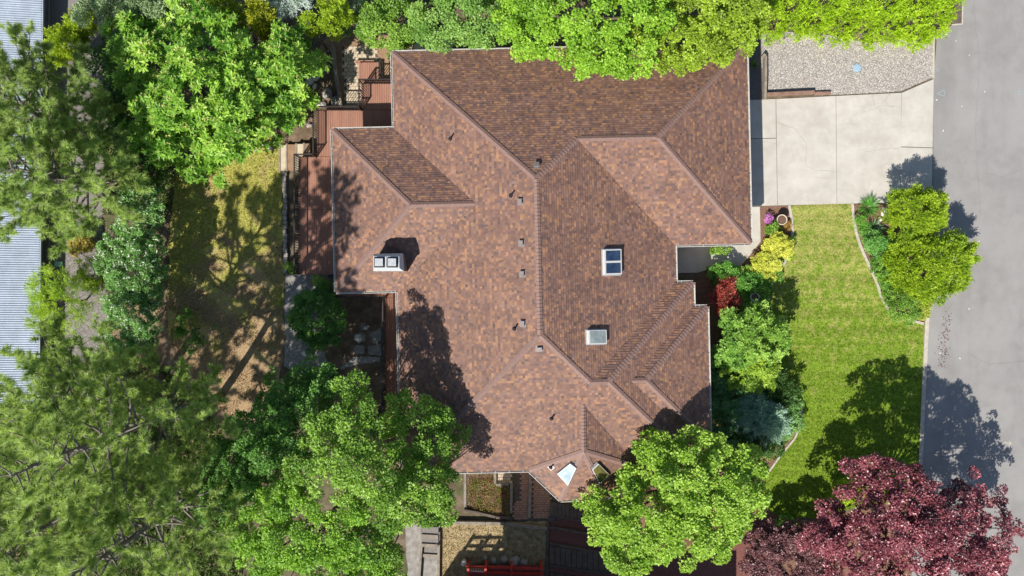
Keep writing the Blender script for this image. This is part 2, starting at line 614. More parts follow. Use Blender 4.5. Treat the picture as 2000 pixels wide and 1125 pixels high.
sheet('street_bed', rough_poly([(1660, 396), (1822, 394), (1816, 560), (1809, 632), (1762, 622), (1736, 608), (1720, 584), (1708, 547), (1688, 505), (1670, 464), (1663, 430)], .4, .02, 14), .012, M_MULCH)
front_lawn = sheet('front_lawn', front_lawn_poly, .020, M_LAWN)

rng = np.random.default_rng(5)


def grass(name, poly, per_m2, h, w, mat, label, z0=.012, keep=None, lean=.9):
    n = int(poly_area(poly) * per_m2)
    X, Y = scatter(poly, n, rng)
    if keep is not None:
        k = keep(X, Y)
        X, Y = X[k], Y[k]
    n = len(X)
    th = rng.uniform(0, 2 * math.pi, n)
    hh = h * rng.uniform(.5, 1.3, n)
    ww = w * rng.uniform(.7, 1.3, n)
    ln = rng.uniform(.3, 1, n) * lean
    ph = rng.uniform(0, 2 * math.pi, n)
    V = np.zeros((n, 3, 3))
    V[:, 0] = np.stack([X - np.cos(th) * ww, Y - np.sin(th) * ww, np.full(n, z0)], 1)
    V[:, 1] = np.stack([X + np.cos(th) * ww, Y + np.sin(th) * ww, np.full(n, z0)], 1)
    V[:, 2] = np.stack([X + np.cos(ph) * ln * hh, Y + np.sin(ph) * ln * hh, z0 + hh], 1)
    F = np.arange(n * 3).reshape(n, 3)
    o = link(name, np_mesh(name, V.reshape(-1, 3), F, mat), None, kind='stuff')
    return tag(o, label, 'grass')


grass('lawn_grass', front_lawn_poly, 420, .06, .022, M_LAWN, 'short mown green grass of the front lawn beside the road')
grass('dry_grass', yard_poly, 260, .07, .024, M_DRYLAWN, 'patchy yellowed grass of the back lawn west of the deck',
      keep=lambda X, Y: np.sin(X * 1.7 + np.sin(Y * 1.3) * 2) + np.sin(Y * 2.1 + X) + Y * .12 > -1.1)

UNDER = ground_mat('undergrowth_leaf', [(.3, (.06, .10, .02)), (.5, (.12, .19, .04)), (.7, (.22, .29, .08))], 3, 6, bmp=0)
grass('undergrowth', pxpoly([(-60, 720), (300, 700), (430, 830), (470, 1000), (480, 1160), (-60, 1180)]), 150, .30, .045, UNDER, 'rough green undergrowth beneath the pines at the lower left', .01, lean=1.4)
tag(bpy.data.objects['undergrowth'], cat='undergrowth')
grass('weeds', pxpoly([(200, 60), (262, 60), (345, 320), (330, 420), (205, 420)]), 130, .25, .04, UNDER, 'dark weeds beneath the pines beside the chestnut tree', .01, lean=1.4)
tag(bpy.data.objects['weeds'], cat='weeds')

# driveway of single concrete slabs
drive = sheet('driveway', pxpoly([(1438, 196), (1492, 194), (1634, 187), (1760, 180), (1823, 154), (1822, 396), (1440, 404)]), .012, M_CRACK)


def slab(parent, pts, z1=.05, gap=.03, name='concrete_slab', mat=None, z0=.014, jit=0.0, ragged=0):
    w = [P(*p).xy for p in pts]
    c = sum(w, Vector((0, 0))) / len(w)
    poly = [(q.x + (c.x - q.x) * gap / max(.2, (q - c).length), q.y + (c.y - q.y) * gap / max(.2, (q - c).length)) for q in w]
    if ragged:
        q, poly = poly, []
        for (ax, ay), (bx, by) in zip(q, q[1:] + q[:1]):
            m = max(1, int(math.hypot(bx - ax, by - ay) / .11))
            poly += [(ax + (bx - ax) * k / m + rnd.uniform(-ragged, ragged), ay + (by - ay) * k / m + rnd.uniform(-ragged, ragged)) for k in range(m)]
    mb = MB()
    mb.prism(poly, z0, z1 + (rnd.uniform(-jit, jit) if jit else 0))
    return mb.build(name, mat or M_CONC, parent)


slab(drive, [(1440, 196), (1515, 193), (1516, 270), (1440, 272)])
slab(drive, [(1440, 272), (1516, 270), (1518, 402), (1440, 404)])
slab(drive, [(1515, 193), (1632, 187), (1634, 399), (1518, 402)])
slab(drive, [(1632, 187), (1760, 181), (1758, 397), (1634, 399)])
slab(drive, [(1760, 181), (1823, 154), (1821, 289), (1758, 287)])
slab(drive, [(1758, 287), (1821, 289), (1820, 395), (1758, 397)])


def ribbon(name, pts, width, z, mat, parent=None, kind='stuff', jit=0.0, seed=1):
    r = random.Random(seed)
    mb = MB()
    q = [P(x, y) for x, y in pts]
    fine = []
    for a, b in zip(q[:-1], q[1:]):
        n = max(1, int((b - a).length / .18))
        for k in range(n):
            p = a.lerp(b, k / n)
            fine.append(Vector((p.x + r.uniform(-jit, jit), p.y + r.uniform(-jit, jit), z)))
    fine.append(Vector((q[-1].x, q[-1].y, z)))
    vs = []
    for i, p in enumerate(fine):
        t = (fine[min(i + 1, len(fine) - 1)] - fine[max(0, i - 1)]).normalized()
        s = Vector((-t.y, t.x, 0)) * width * .5 * (r.uniform(.5, 1.3) if jit else 1)
        vs += [p + s, p - s]
    fs = [(2 * i, 2 * i + 1, 2 * i + 3, 2 * i + 2) for i in range(len(fine) - 1)]
    mb.add(vs, fs)
    return mb.build(name, mat, parent, kind=kind)


for i, pts in enumerate([[(1517, 238), (1535, 246), (1553, 252), (1563, 268), (1575, 281), (1573, 300), (1572, 318), (1578, 326), (1595, 333), (1610, 334), (1632, 336)],
                         
                         [(1686, 219), (1705, 214), (1720, 206), (1740, 208), (1757, 211)], [(1707, 209), (1703, 186)], [(1722, 203), (1738, 183)],
                         [(1690, 296), (1720, 292), (1756, 289)], [(1476, 274), (1495, 277), (1515, 281)]]):
    ribbon('crack', pts, .016, .055, M_CRACKLINE, drive, jit=.035, seed=i + 3)

# front walk
walk = sheet('front_walk', pxpoly([(1440, 404), (1484, 402), (1486, 472), (1462, 502), (1446, 521), (1395, 523), (1362, 533), (1305, 534), (1305, 470), (1440, 466)]), .013, M_CRACK)
slab(walk, [(1440, 405), (1484, 403), (1486, 472), (1462, 502), (1436, 481), (1440, 465)], .045)
slab(walk, [(1438, 478), (1462, 502), (1446, 521), (1396, 523), (1362, 533), (1306, 534), (1306, 480)], .046)

# painted survey marks and stains on the road
ribbon('survey_mark', [(1829, 183), (1845, 176), (1844, 188), (1829, 183)], .035, .012, M_PAINTBLUE, road)
ribbon('survey_mark', [(1982, 178), (1996, 179)], .04, .012, M_PAINTBLUE, road)
ribbon('survey_mark', [(1990, 172), (1988, 179), (1991, 185)], .04, .012, M_PAINTBLUE, road)
ribbon('survey_mark', [(1828, 134), (1834, 137), (1830, 140)], .035, .012, M_PAINTBLUE, road)
ribbon('survey_mark', [(1952, 863), (1958, 868), (1963, 863), (1968, 866), (1976, 866)], .03, .012, M_PAINTORANGE, road)
ribbon('survey_mark', [(1970, 862), (1976, 866), (1970, 870)], .03, .012, M_PAINTORANGE, road)
for k in range(12):
    x = rnd.uniform(1828, 1990)
    y = rnd.uniform(60, 700)
    ribbon('road_scuff', [(x, y), (x + rnd.uniform(-3, 3), y + rnd.uniform(1, 3))], rnd.uniform(.03, .07), .0125, M_PAINTWHITE, road)
M_TAR = plain('road_crack', (.165, .157, .15), .95, .05, var=.3, scale=10, bmp=0)
for i, pts in enumerate([[(1900, -20), (1912, 120), (1905, 260), (1915, 420)], [(2000, 330), (1960, 345), (1925, 340)], [(1890, 690), (1930, 712), (2000, 705)], [(1840, 430), (1850, 452), (1846, 470)]]):
    ribbon('road_crack', pts, .014, .0118, M_TAR, road, jit=.05, seed=60 + i)
mbp = MB()
for k in range(170):
    t = rnd.random()
    x = 1845 + rnd.gauss(0, 5) + (0.5 - t) * 8
    y = 612 + 105 * t + rnd.gauss(0, 6)
    p = P(x, y)
    a = rnd.uniform(0, 6.3)
    s = rnd.uniform(.015, .06)
    mbp.add([(p.x + math.cos(a + q) * s, p.y + math.sin(a + q) * s * .7, .013) for q in (0, 1.6, 3.1, 4.7)], [(0, 1, 2, 3)])
tag(mbp.build('fallen_petals', M_DEBRIS, None, kind='stuff'), 'trail of dark red debris on the road near the kerb', 'debris')

# neighbour's drive corner at top right, with its pale edge
mb = MB()
mb.prism(pxpoly([(1862, -60), (1880, -60), (1878, 46), (1858, 48)]), .009, .03)
mb.build('neighbour_drive', M_WOODDARK, None, kind='structure')
ribbon('kerb_line', [(1881, -60), (1879, 47), (1858, 49)], .09, .032, M_CURB, None, kind='structure')


def kerb(name, pts, width, z1, seg, mat, kind='structure', gap=.015, wob=.0, label=None, cat=None):
    """a kerb laid as separate segments: one setting piece whose children are the segments"""
    q = [P(x, y) for x, y in pts]
    dense, acc = [q[0]], 0.0
    for a, b in zip(q[:-1], q[1:]):
        n = max(1, int((b - a).length / .05))
        for k in range(1, n + 1):
            dense.append(a.lerp(b, k / n))
    if label:
        root = thing(name, label, cat, (q[0].x, q[0].y, 0))
    else:
        mb = MB()
        mb.bar(q[0] + Vector((0, 0, .01)), q[0].lerp(q[1], .02) + Vector((0, 0, .01)), width * .8, .02)
        root = mb.build(name, mat, None, kind=kind)
    i = 0
    step = max(2, int(seg / .05))
    while i + 2 < len(dense):
        j = min(i + step, len(dense) - 1)
        a, b = dense[i], dense[j]
        L = (b - a).length
        t = (b - a) / max(L, 1e-6)
        mb = MB()
        mb.bar(a + t * gap * .5 + Vector((rnd.uniform(-wob, wob), rnd.uniform(-wob, wob), z1 * .5 + rnd.uniform(-wob, wob) * .3)),
               b - t * gap * .5 + Vector((rnd.uniform(-wob, wob), rnd.uniform(-wob, wob), z1 * .5)), width * (1 + rnd.uniform(-.12, .12) * (wob > 0)), z1)
        mb.build('kerb_segment' if not label else 'edging_block', mat, root)
        i = j
    return root


kerb('road_kerb', [(1810, 620), (1803, 760), (1796, 925)], .24, .09, 3.0, M_CURB)
kerb('road_kerb', [(1823, 70), (1822, 154)], .12, .06, 2.5, M_CURB)
kerb('lawn_edging', [(1541, 401), (1546, 430), (1547, 458), (1542, 492), (1525, 527), (1499, 562)], .16, .08, .9, M_CURB)
kerb('lawn_edging', [(1664, 397), (1667, 432), (1673, 464), (1690, 504), (1710, 546), (1722, 583), (1737, 607), (1762, 622), (1803, 632)], .16, .08, .9, M_CURB)
kerb('lawn_edging', [(1566, 800), (1564, 828), (1553, 855), (1525, 888), (1502, 920)], .12, .06, .7, M_CURB)

# gravel lot with loose stones
lot_poly = rough_poly([(1487, 60), (1520, 62), (1590, 64), (1660, 76), (1700, 84), (1822, 72), (1823, 150), (1760, 178), (1632, 185), (1494, 186), (1487, 120)], .4, .02, 20)
sheet('gravel_lot', lot_poly, .012, M_GRAVELBASE)


def stones(name, poly, n, smin, smax, cols, label, z0=.012, parent=None):
    X, Y = scatter(poly, n, rng)
    n = len(X)
    s = rng.uniform(smin, smax, n)
    base = np.array([(1, 0, 0), (0, 1, 0), (-1, 0, 0), (0, -1, 0), (0, 0, 1)], float)
    th = rng.uniform(0, 6.283, n)
    V = np.zeros((n, 5, 3))
    ax = rng.uniform(.6, 1.2, (n, 2))
    for i in range(5):
        bx = base[i, 0] * ax[:, 0] + rng.normal(0, .15, n)
        by = base[i, 1] * ax[:, 1] + rng.normal(0, .15, n)
        V[:, i, 0] = X + (bx * np.cos(th) - by * np.sin(th)) * s
        V[:, i, 1] = Y + (bx * np.sin(th) + by * np.cos(th)) * s
        V[:, i, 2] = z0 + base[i, 2] * s * rng.uniform(.6, 1.1, n)
    f = np.array([(0, 1, 4), (1, 2, 4), (2, 3, 4), (3, 0, 4)])
    F = (f[None] + np.arange(n)[:, None, None] * 5).reshape(-1, 3)
    cols = np.array(cols)
    c = cols[rng.integers(0, len(cols), n)] * rng.uniform(.75, 1.2, (n, 1))
    o = link(name, np_mesh(name, V.reshape(-1, 3), F, M_VARIED, np.repeat(c, 5, 0)), parent, kind='stuff')
    return tag(o, label, 'gravel')


stones('gravel', lot_poly, 24000, .018, .043, [(.45, .425, .40), (.36, .335, .31), (.52, .495, .47), (.28, .255, .23), (.40, .35, .305), (.20, .185, .175)],
       'pale mixed gravel filling the lot above the driveway')
stones('grey_gravel', pxpoly([(97, 430), (200, 430), (212, 700), (90, 720)]), 6500, .02, .045, [(.22, .2, .19), (.30, .28, .26), (.15, .14, .135), (.36, .33, .31)],
       'dark grey gravel beside the metal roofed building')
stones('path_rubble', pxpoly([(558, 545), (640, 540), (620, 640), (625, 720), (560, 715)]), 700, .02, .07, [(.42, .39, .36), (.3, .28, .25), (.5, .47, .44)],
       'loose grey rubble on the path south of the deck')

# ------------------------------------------------------------------ pavers
patio = sheet('paver_patio', pxpoly([(668, 92), (727, 86), (742, 118), (745, 205), (676, 212)]), .012, M_WOODDARK)
paver_me = None


def shared_piece(sx, sy, sz, bev=.008):
    mb = MB()
    mb.box((0, 0, sz / 2), (sx, sy, sz))
    me = bpy.data.meshes.new('piece')
    me.from_pydata(mb.v, [], mb.f)
    bm = bmesh.new()
    bm.from_mesh(me)
    top = [e for e in bm.edges if all(v.co.z > sz * .9 for v in e.verts)]
    bmesh.ops.bevel(bm, geom=top, offset=bev, segments=1, affect='EDGES')
    bm.to_mesh(me)
    bm.free()
    return me


def pave(parent, poly, px_w, px_h, mat, name, z=.013, limit=300, gap=.02, rot=0.0, running=True, seed=0):
    r = random.Random(seed)
    me = shared_piece(px_w - gap, px_h - gap, .05)
    me.materials.append(mat)
    a = np.array(poly)
    x0, y0 = a.min(0)
    x1, y1 = a.max(0)
    spots = []
    row = 0
    y = y0 + px_h / 2
    while y < y1:
        x = x0 + (px_w / 2 if (row % 2 and running) else 0)
        while x < x1:
            spots.append((x, y))
            x += px_w
        y += px_h
        row += 1
    S = np.array(spots)
    S = S[inside(poly, S[:, 0], S[:, 1])]
    base = org(parent)
    rest = MB()
    for i, (x, y) in enumerate(S):
        rz = r.uniform(-.04, .04)
        if i < limit:
            o = bpy.data.objects.new(name, me)
            COL.objects.link(o)
            o.parent = parent
            o.location = Vector((x, y, z + r.uniform(-.008, .008))) - base
            o.rotation_euler = (r.uniform(-.03, .03), r.uniform(-.03, .03), rz)
        else:
            rest.box((x, y, z + .02), (px_w - gap, px_h - gap, .05), rz)
    if rest.v:
        rest.build(name, mat, parent, kind='stuff')


pave(patio, pxpoly([(668, 92), (727, 86), (742, 118), (745, 205), (676, 212)]), .29, .235, M_PAVER, 'paver', limit=300, seed=4)
path = sheet('brick_path', pxpoly([(1008, 915), (1090, 915), (1090, 1018), (1000, 1018)]), .012, M_WOODDARK)
pave(path, pxpoly([(1016, 915), (1034, 915), (1034, 1014), (1000, 1012), (1003, 985), (1016, 975)]), .24, .15, M_BRICKPAVE, 'brick', limit=130, seed=5, gap=.015)
pave(path, pxpoly([(1042, 915), (1078, 915), (1074, 1012), (1038, 1012)]), .24, .15, M_BRICKPAVE, 'brick', limit=170, seed=6, gap=.015)
pave(path, pxpoly([(968, 915), (1000, 915), (1000, 944), (968, 944)]), .24, .2, M_PAVER, 'paver', limit=40, seed=7)

# ------------------------------------------------------------------ the house
TH = RAD(1.3)
AU, AV = Vector((math.cos(TH), math.sin(TH), 0)), Vector((-math.sin(TH), math.cos(TH), 0))
Z0, SLOPE = 3.4, 0.417


def uv(px, py, z=Z0):
    p = P(px, py, z)
    return p.dot(AU), p.dot(AV)


def W(u, v, z=0.0):
    q = AU * u + AV * v
    return Vector((q.x, q.y, z))


uW = (uv(767, 105)[0] + uv(780, 740)[0]) / 2
uWW = (uv(650, 253)[0] + uv(656, 570)[0]) / 2
vN = (uv(767, 105)[1] + uv(1460, 84)[1]) / 2
vWN = uv(710, 252)[1]
vWS = uv(716, 569)[1]
vS = uv(965, 920)[1]
uE1 = uv(1319, 516)[0]
uB1 = uv(1354, 574)[0]
uB2 = uv(1384, 730)[0]
uG = (uv(1460, 84)[0] + uv(1464, 478)[0]) / 2
vGS = uv(1390, 477)[1]
vB1N = uv(1336, 552)[1]
vB2N = uv(1368, 599)[1]
vB2S = uv(1370, 866)[1]
hw = (uE1 - uW) / 2
uR = (uE1 + uW) / 2
zR = Z0 + SLOPE * hw
hg = (vN - vGS) / 2
vGR = (vN + vGS) / 2
h1 = (vB1N - vS) / 2
v1 = (vB1N + vS) / 2
h2 = (vB2N - vB2S) / 2
v2 = (vB2N + vB2S) / 2
hW = (vWN - vWS) / 2
vWR = (vWN + vWS) / 2


def Q(u, v, rise=0.0):
    return W(u, v, Z0 + SLOPE * rise)


pNW, pNE = Q(uW, vN), Q(uG, vN)
RN, RS = Q(uR, vN - hw, hw), Q(uR, vS + hw, hw)
GE, J = Q(uG - hg, vGR, hg), Q(uE1 - hg, vGR, hg)
GSE, GSW = Q(uG, vGS), Q(uE1, vGS)
E1N = Q(uE1, vB1N)
K1, L1 = Q(uE1 - h1, v1, h1), Q(uB1 - h1, v1, h1)
B1NE, B1m = Q(uB1, vB1N), Q(uB1, vB2N)
K2, L2 = Q(uB1 - h2, v2, h2), Q(uB2 - h2, v2, h2)
B2NE, B2SE, B2SW = Q(uB2, vB2N), Q(uB2, vB2S), Q(uB1, vB2S)
B1SE, SW = Q(uB1, vS), Q(uW, vS)
WNE, WNW, WSW, WSE = Q(uW, vWN), Q(uWW, vWN), Q(uWW, vWS), Q(uW, vWS)
WL, WR = Q(uWW + hW, vWR, hW), Q(uW + hW, vWR, hW)
# bay at the south
by1 = P(1033, 919, Z0)
BY1 = Q(by1.dot(AU), vS)
BY2, BY3 = P(1095, 977, Z0), P(1184, 974, Z0)
by4 = P(1250, 915, Z0)
BY4 = Q(by4.dot(AU), vS)
r0u = uv(1140, 803, 5.1)[0]
rise0 = 1.72 / SLOPE
R0 = Q(r0u, vS + rise0, rise0)
r1 = P(1143, 882, R0.z)
R1 = Vector((R0.x + .02, r1.y, R0.z))

FACES = [
    [pNW, RN, J, GE, pNE][::-1],
    [pNE, GSE, GE],
    [GSE, GSW, J, GE],
    [RN, J, GSW, E1N, K1, RS],
    [E1N, B1NE, L1, K1],
    [B1NE, B1m, K2, B2SW, B1SE, L1],
    [B1m, B2NE, L2, K2],
    [B2NE, B2SE, L2],
    [B2SE, B2SW, K2, L2],
    [SW, BY1, R0, BY4, B1SE, L1, K1, RS],
    [pNW, WNE, WR, WSE, SW, RS, RN],
    [WNE, WNW, WL, WR],
    [WNW, WSW, WL],
    [WSW, WSE, WR, WL],
    [BY1, R1, R0], [BY1, BY2, R1], [BY2, BY3, R1], [BY3, BY4, R1], [BY4, R0, R1],
]
HB = W((uW + uG) / 2, (vN + vS) / 2, 0)
house = thing('house', 'large brown shingled house with many hips, standing in the middle of the lot', 'house', HB)


def face_frame(f):
    n = Vector((0, 0, 0))
    for i in range(len(f)):
        a, b = f[i], f[(i + 1) % len(f)]
        n += a.cross(b)
    n.normalize()
    if n.z < 0:
        n = -n
    a = Vector((0, 0, 1)).cross(n)
    a.normalize()
    b = n.cross(a)
    if b.z < 0:
        a, b = -a, -b
    o = min(f, key=lambda p: p.z)
    return o, a, b, n


def roof_hit(px, py, fi):
    o, a, b, n = face_frame(FACES[fi])
    d = P(px, py, 0) - Vector((0, 0, H))
    t = (o - Vector((0, 0, H))).dot(n) / d.dot(n)
    return Vector((0, 0, H)) + d * t


# roof deck: the sloping planes and the soffit below
outline = [pNW, pNE, GSE, GSW, E1N, B1NE, B1m, B2NE, B2SE, B2SW, B1SE, BY4, BY3, BY2, BY1, SW, WSE, WSW, WNW, WNE]
mb = MB()
for f in FACES:
    o, a, b, n = face_frame(f)
    pts = [p - n * .004 for p in f]
    for t in tessellate_polygon([pts]):
        q = [pts[i] for i in t]
        if (q[1] - q[0]).cross(q[2] - q[0]).dot(n) < 0:
            q = q[::-1]
        mb.add(q, [(0, 1, 2)], (.10, .065, .055))
so = [Vector((p.x, p.y, Z0 - .14)) for p in outline]
for t in tessellate_polygon([so]):
    q = [so[i] for i in t]
    if (q[1] - q[0]).cross(q[2] - q[0]).z > 0:
        q = q[::-1]
    mb.add(q, [(0, 1, 2)], (.4, .36, .3))
for i in range(len(outline)):
    a, b = outline[i], outline[(i + 1) % len(outline)]
    dn = Vector((0, 0, .14))
    mb.add([a, b, b - dn, a - dn], [(0, 1, 2, 3)], (.4, .36, .3))
roof = mb.build('roof', M_SHINGLE, house, colors=True)

# shingles: every tab a small wedge with its own colour
PAL = [((.182, .099, .073), .36), ((.158, .086, .066), .25), ((.270, .140, .078), .13), ((.225, .122, .078), .13), ((.116, .072, .063), .09), ((.20, .120, .094), .04)]
pal_c = [c for c, _ in PAL]
pal_w = [w for _, w in PAL]
EXPO = .15


def clip(poly, tri):
    out = poly
    for i in range(3):
        ax, ay = tri[i]
        bx, by = tri[(i + 1) % 3]
        res = []
        m = len(out)
        if m == 0:
            return out
        for k in range(m):
            p, q = out[k], out[(k + 1) % m]
            sp = (bx - ax) * (p[1] - ay) - (by - ay) * (p[0] - ax)
            sq = (bx - ax) * (q[1] - ay) - (by - ay) * (q[0] - ax)
            if sp >= 0:
                res.append(p)
            if (sp >= 0) != (sq >= 0):
                t = sp / (sp - sq)
                res.append((p[0] + (q[0] - p[0]) * t, p[1] + (q[1] - p[1]) * t))
        out = res
    return out


srnd = random.Random(77)
SV, SF, SC = [], [], []
solo_tabs = []
for fi, f in enumerate(FACES):
    o, a, b, n = face_frame(f)
    p2 = [((p - o).dot(a), (p - o).dot(b)) for p in f]
    tris = []
    for t in tessellate_polygon([[Vector((x, y, 0)) for x, y in p2]]):
        tr = [p2[i] for i in t]
        if (tr[1][0] - tr[0][0]) * (tr[2][1] - tr[0][1]) - (tr[1][1] - tr[0][1]) * (tr[2][0] - tr[0][0]) < 0:
            tr = tr[::-1]
        xs = [q[0] for q in tr]
        ys = [q[1] for q in tr]
        if (max(xs) - min(xs)) * (max(ys) - min(ys)) > 1e-4:
            tris.append((tr, min(xs), max(xs), min(ys), max(ys)))
    x0 = min(q[0] for q in p2) - .4
    x1 = max(q[0] for q in p2) + .1
    y1 = max(q[1] for q in p2)
    row = 0
    while row * EXPO < y1:
        yb, yt = row * EXPO, (row + 1) * EXPO
        x = x0 + srnd.uniform(0, .3)
        band = srnd.uniform(.94, 1.06)
        while x < x1:
            wdt = srnd.choice((.10, .12, .14, .16, .18, .21, .24))
            c = srnd.choices(pal_c, pal_w)[0]
            k = srnd.uniform(.86, 1.14) * band
            c = (c[0] * k, c[1] * k, c[2] * k)
            lam = .027 if srnd.random() < .45 else .017
            whole = None
            for tr, ax0, ax1, ay0, ay1 in tris:
                if ax0 > x + wdt or ax1 < x or ay0 > yt or ay1 < yb:
                    continue
                poly = clip([(x, yb), (x + wdt, yb), (x + wdt, yt), (x, yt)], tr)
                if len(poly) < 3:
                    continue
                if len(poly) == 4 and abs((poly[0][0] - poly[2][0]) * (poly[0][1] - poly[2][1])) > wdt * EXPO * .999:
                    whole = True
                    if wdt >= .18 and c[0] > .19 and srnd.random() < .2:
                        solo_tabs.append((fi, x + wdt / 2, yb, wdt, c))
                        break
                base = len(SV)
                for (qx, qy) in poly:
                    hgt = lam + (.003 - lam) * (qy - yb) / EXPO
                    w = o + a * qx + b * qy + n * hgt
                    SV.append((w.x - HB.x, w.y - HB.y, w.z - HB.z))
                    SC.append(c)
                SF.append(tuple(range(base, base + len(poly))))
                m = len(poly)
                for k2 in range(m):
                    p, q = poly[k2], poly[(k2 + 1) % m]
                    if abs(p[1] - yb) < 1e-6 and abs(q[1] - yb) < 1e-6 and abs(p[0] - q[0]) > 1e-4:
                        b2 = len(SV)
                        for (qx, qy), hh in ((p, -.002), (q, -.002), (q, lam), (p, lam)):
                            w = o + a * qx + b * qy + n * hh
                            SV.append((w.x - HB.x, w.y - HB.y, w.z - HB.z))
                            SC.append((c[0] * .5, c[1] * .5, c[2] * .5))  # butt edge darkened: shadow line under each course painted into its colour
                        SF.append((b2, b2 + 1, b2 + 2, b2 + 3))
            x += wdt
        row += 1
srnd.shuffle(solo_tabs)
keep_tabs, drop_tabs = solo_tabs[:300], solo_tabs[300:]
for fi, x, yb, wdt, c in drop_tabs:
    o, a, b, n = face_frame(FACES[fi])
    base = len(SV)
    for qx, qy, hh in ((x - wdt / 2, yb, .027), (x + wdt / 2, yb, .027), (x + wdt / 2, yb + EXPO, .003), (x - wdt / 2, yb + EXPO, .003), (x - wdt / 2, yb, -.002), (x + wdt / 2, yb, -.002)):
        w = o + a * qx + b * qy + n * hh
        SV.append((w.x - HB.x, w.y - HB.y, w.z - HB.z))
        SC.append(c)
    SF.append((base, base + 1, base + 2, base + 3))
    SF.append((base + 4, base + 5, base + 1, base))
me = bpy.data.meshes.new('shingles')
me.from_pydata(SV, [], SF)
at = me.color_attributes.new('Col', 'FLOAT_COLOR', 'POINT')
c4 = np.ones((len(SV), 4), dtype=np.float32)
c4[:, :3] = SC
at.data.foreach_set('color', c4.ravel())
me.materials.append(M_SHINGLE)
link('shingles', me, roof, kind='stuff')

tab_me = []
for c in [(.262, .14, .08), (.24, .13, .08), (.215, .122, .08), (.27, .146, .084)]:
    mb = MB()
    mb.add([(-.5, 0, -.002), (.5, 0, -.002), (.5, 0, .027), (-.5, 0, .027), (.5, EXPO, .004), (-.5, EXPO, .004)],
           [(0, 1, 2, 3), (3, 2, 4, 5), (1, 4, 2), (0, 3, 5)], c)
    m_ = bpy.data.meshes.new('shingle')
    m_.from_pydata(mb.v, [], mb.f)
    at = m_.color_attributes.new('Col', 'FLOAT_COLOR', 'POINT')
    at.data.foreach_set('color', np.array([[*c, 1.0]] * 6, dtype=np.float32).ravel())
    m_.materials.append(M_SHINGLE)
    tab_me.append(m_)


def frame_matrix(loc, x, y, z, parent, sx=1.0):
    d = loc - org(parent)
    return Matrix(((x.x * sx, y.x, z.x, d.x), (x.y * sx, y.y, z.y, d.y), (x.z * sx, y.z, z.z, d.z), (0, 0, 0, 1)))


for fi, x, yb, wdt, c in keep_tabs:
    o, a, b, n = face_frame(FACES[fi])
    ob = bpy.data.objects.new('shingle', srnd.choice(tab_me))
    COL.objects.link(ob)
    ob.parent = roof
    ob.matrix_local = frame_matrix(o + a * x + b * yb, a, b, n, roof, wdt)

# cap shingles on hips and ridges
CAPS = [(pNW, RN, 10, 0), (RN, RS, 10, 3), (J, RN, 0, 3), (J, GE, 0, 2), (pNE, GE, 0, 1), (GSE, GE, 1, 2), (SW, RS, 9, 10), (K1, RS, 3, 9),
        (K1, L1, 4, 9), (B1NE, L1, 4, 5), (B1SE, L1, 5, 9), (K2, L2, 6, 8), (B2NE, L2, 6, 7), (B2SE, L2, 7, 8),
        (WL, WR, 11, 13), (WNW, WL, 11, 12), (WSW, WL, 12, 13),
        (R0, R1, 14, 18), (BY1, R1, 14, 15), (BY2, R1, 15, 16), (BY3, R1, 16, 17), (BY4, R1, 17, 18)]
cap_cache = {}
cap_items = []
STEP = .20
for A, B, f1, f2 in CAPS:
    t = (B - A)
    L = t.length
    t.normalize()
    n1, n2 = face_frame(FACES[f1])[3], face_frame(FACES[f2])[3]
    up = (n1 + n2)
    up = (up - t * up.dot(t)).normalized()
    s = t.cross(up)
    mid = (A + B) / 2
    cen1 = sum(FACES[f1], Vector()) / len(FACES[f1])
    e1 = n1.cross(t)
    if e1.dot(cen1 - mid) < 0:
        e1 = -e1
    cen2 = sum(FACES[f2], Vector()) / len(FACES[f2])
    e2 = n2.cross(t)
    if e2.dot(cen2 - mid) < 0:
        e2 = -e2
    k1 = (round(e1.dot(s), 3), round(e1.dot(up), 3), round(e2.dot(s), 3), round(e2.dot(up), 3))
    if k1 not in cap_cache:
        HWD = .17
        mb = MB()
        vs = []
        for tt, hh in ((0, .062), (STEP * 1.35, .026)):
            for es, eu in ((k1[0] * HWD, k1[1] * HWD), (0, .006), (k1[2] * HWD, k1[3] * HWD)):
                vs.append((es, tt, eu + hh))
        vs += [(k1[0] * HWD, 0, k1[1] * HWD + .008), (0, 0, .01), (k1[2] * HWD, 0, k1[3] * HWD + .008)]
        fs = [(0, 1, 4, 3), (1, 2, 5, 4), (0, 6, 7, 1), (1, 7, 8, 2)]
        m_ = bpy.data.meshes.new('ridge_cap')
        m_.from_pydata(vs, [], fs)
        m_.materials.append(M_CAP)
        cap_cache[k1] = (m_, vs, fs)
    for i in range(int(L / STEP)):
        cap_items.append((A + t * (i * STEP), s, t, up, k1))
srnd.shuffle(cap_items)
rest = MB()
for i, (loc, s, t, up, k1) in enumerate(cap_items):
    m_, vs, fs = cap_cache[k1]
    if i < 300:
        ob = bpy.data.objects.new('ridge_cap', m_)
        COL.objects.link(ob)
        ob.parent = roof
        ob.matrix_local = frame_matrix(loc, s, t, up, roof)
    else:
        rest.add([loc + s * x + t * y + up * z for x, y, z in vs], fs)
rest.build('ridge_caps', M_CAP, roof, kind='stuff')

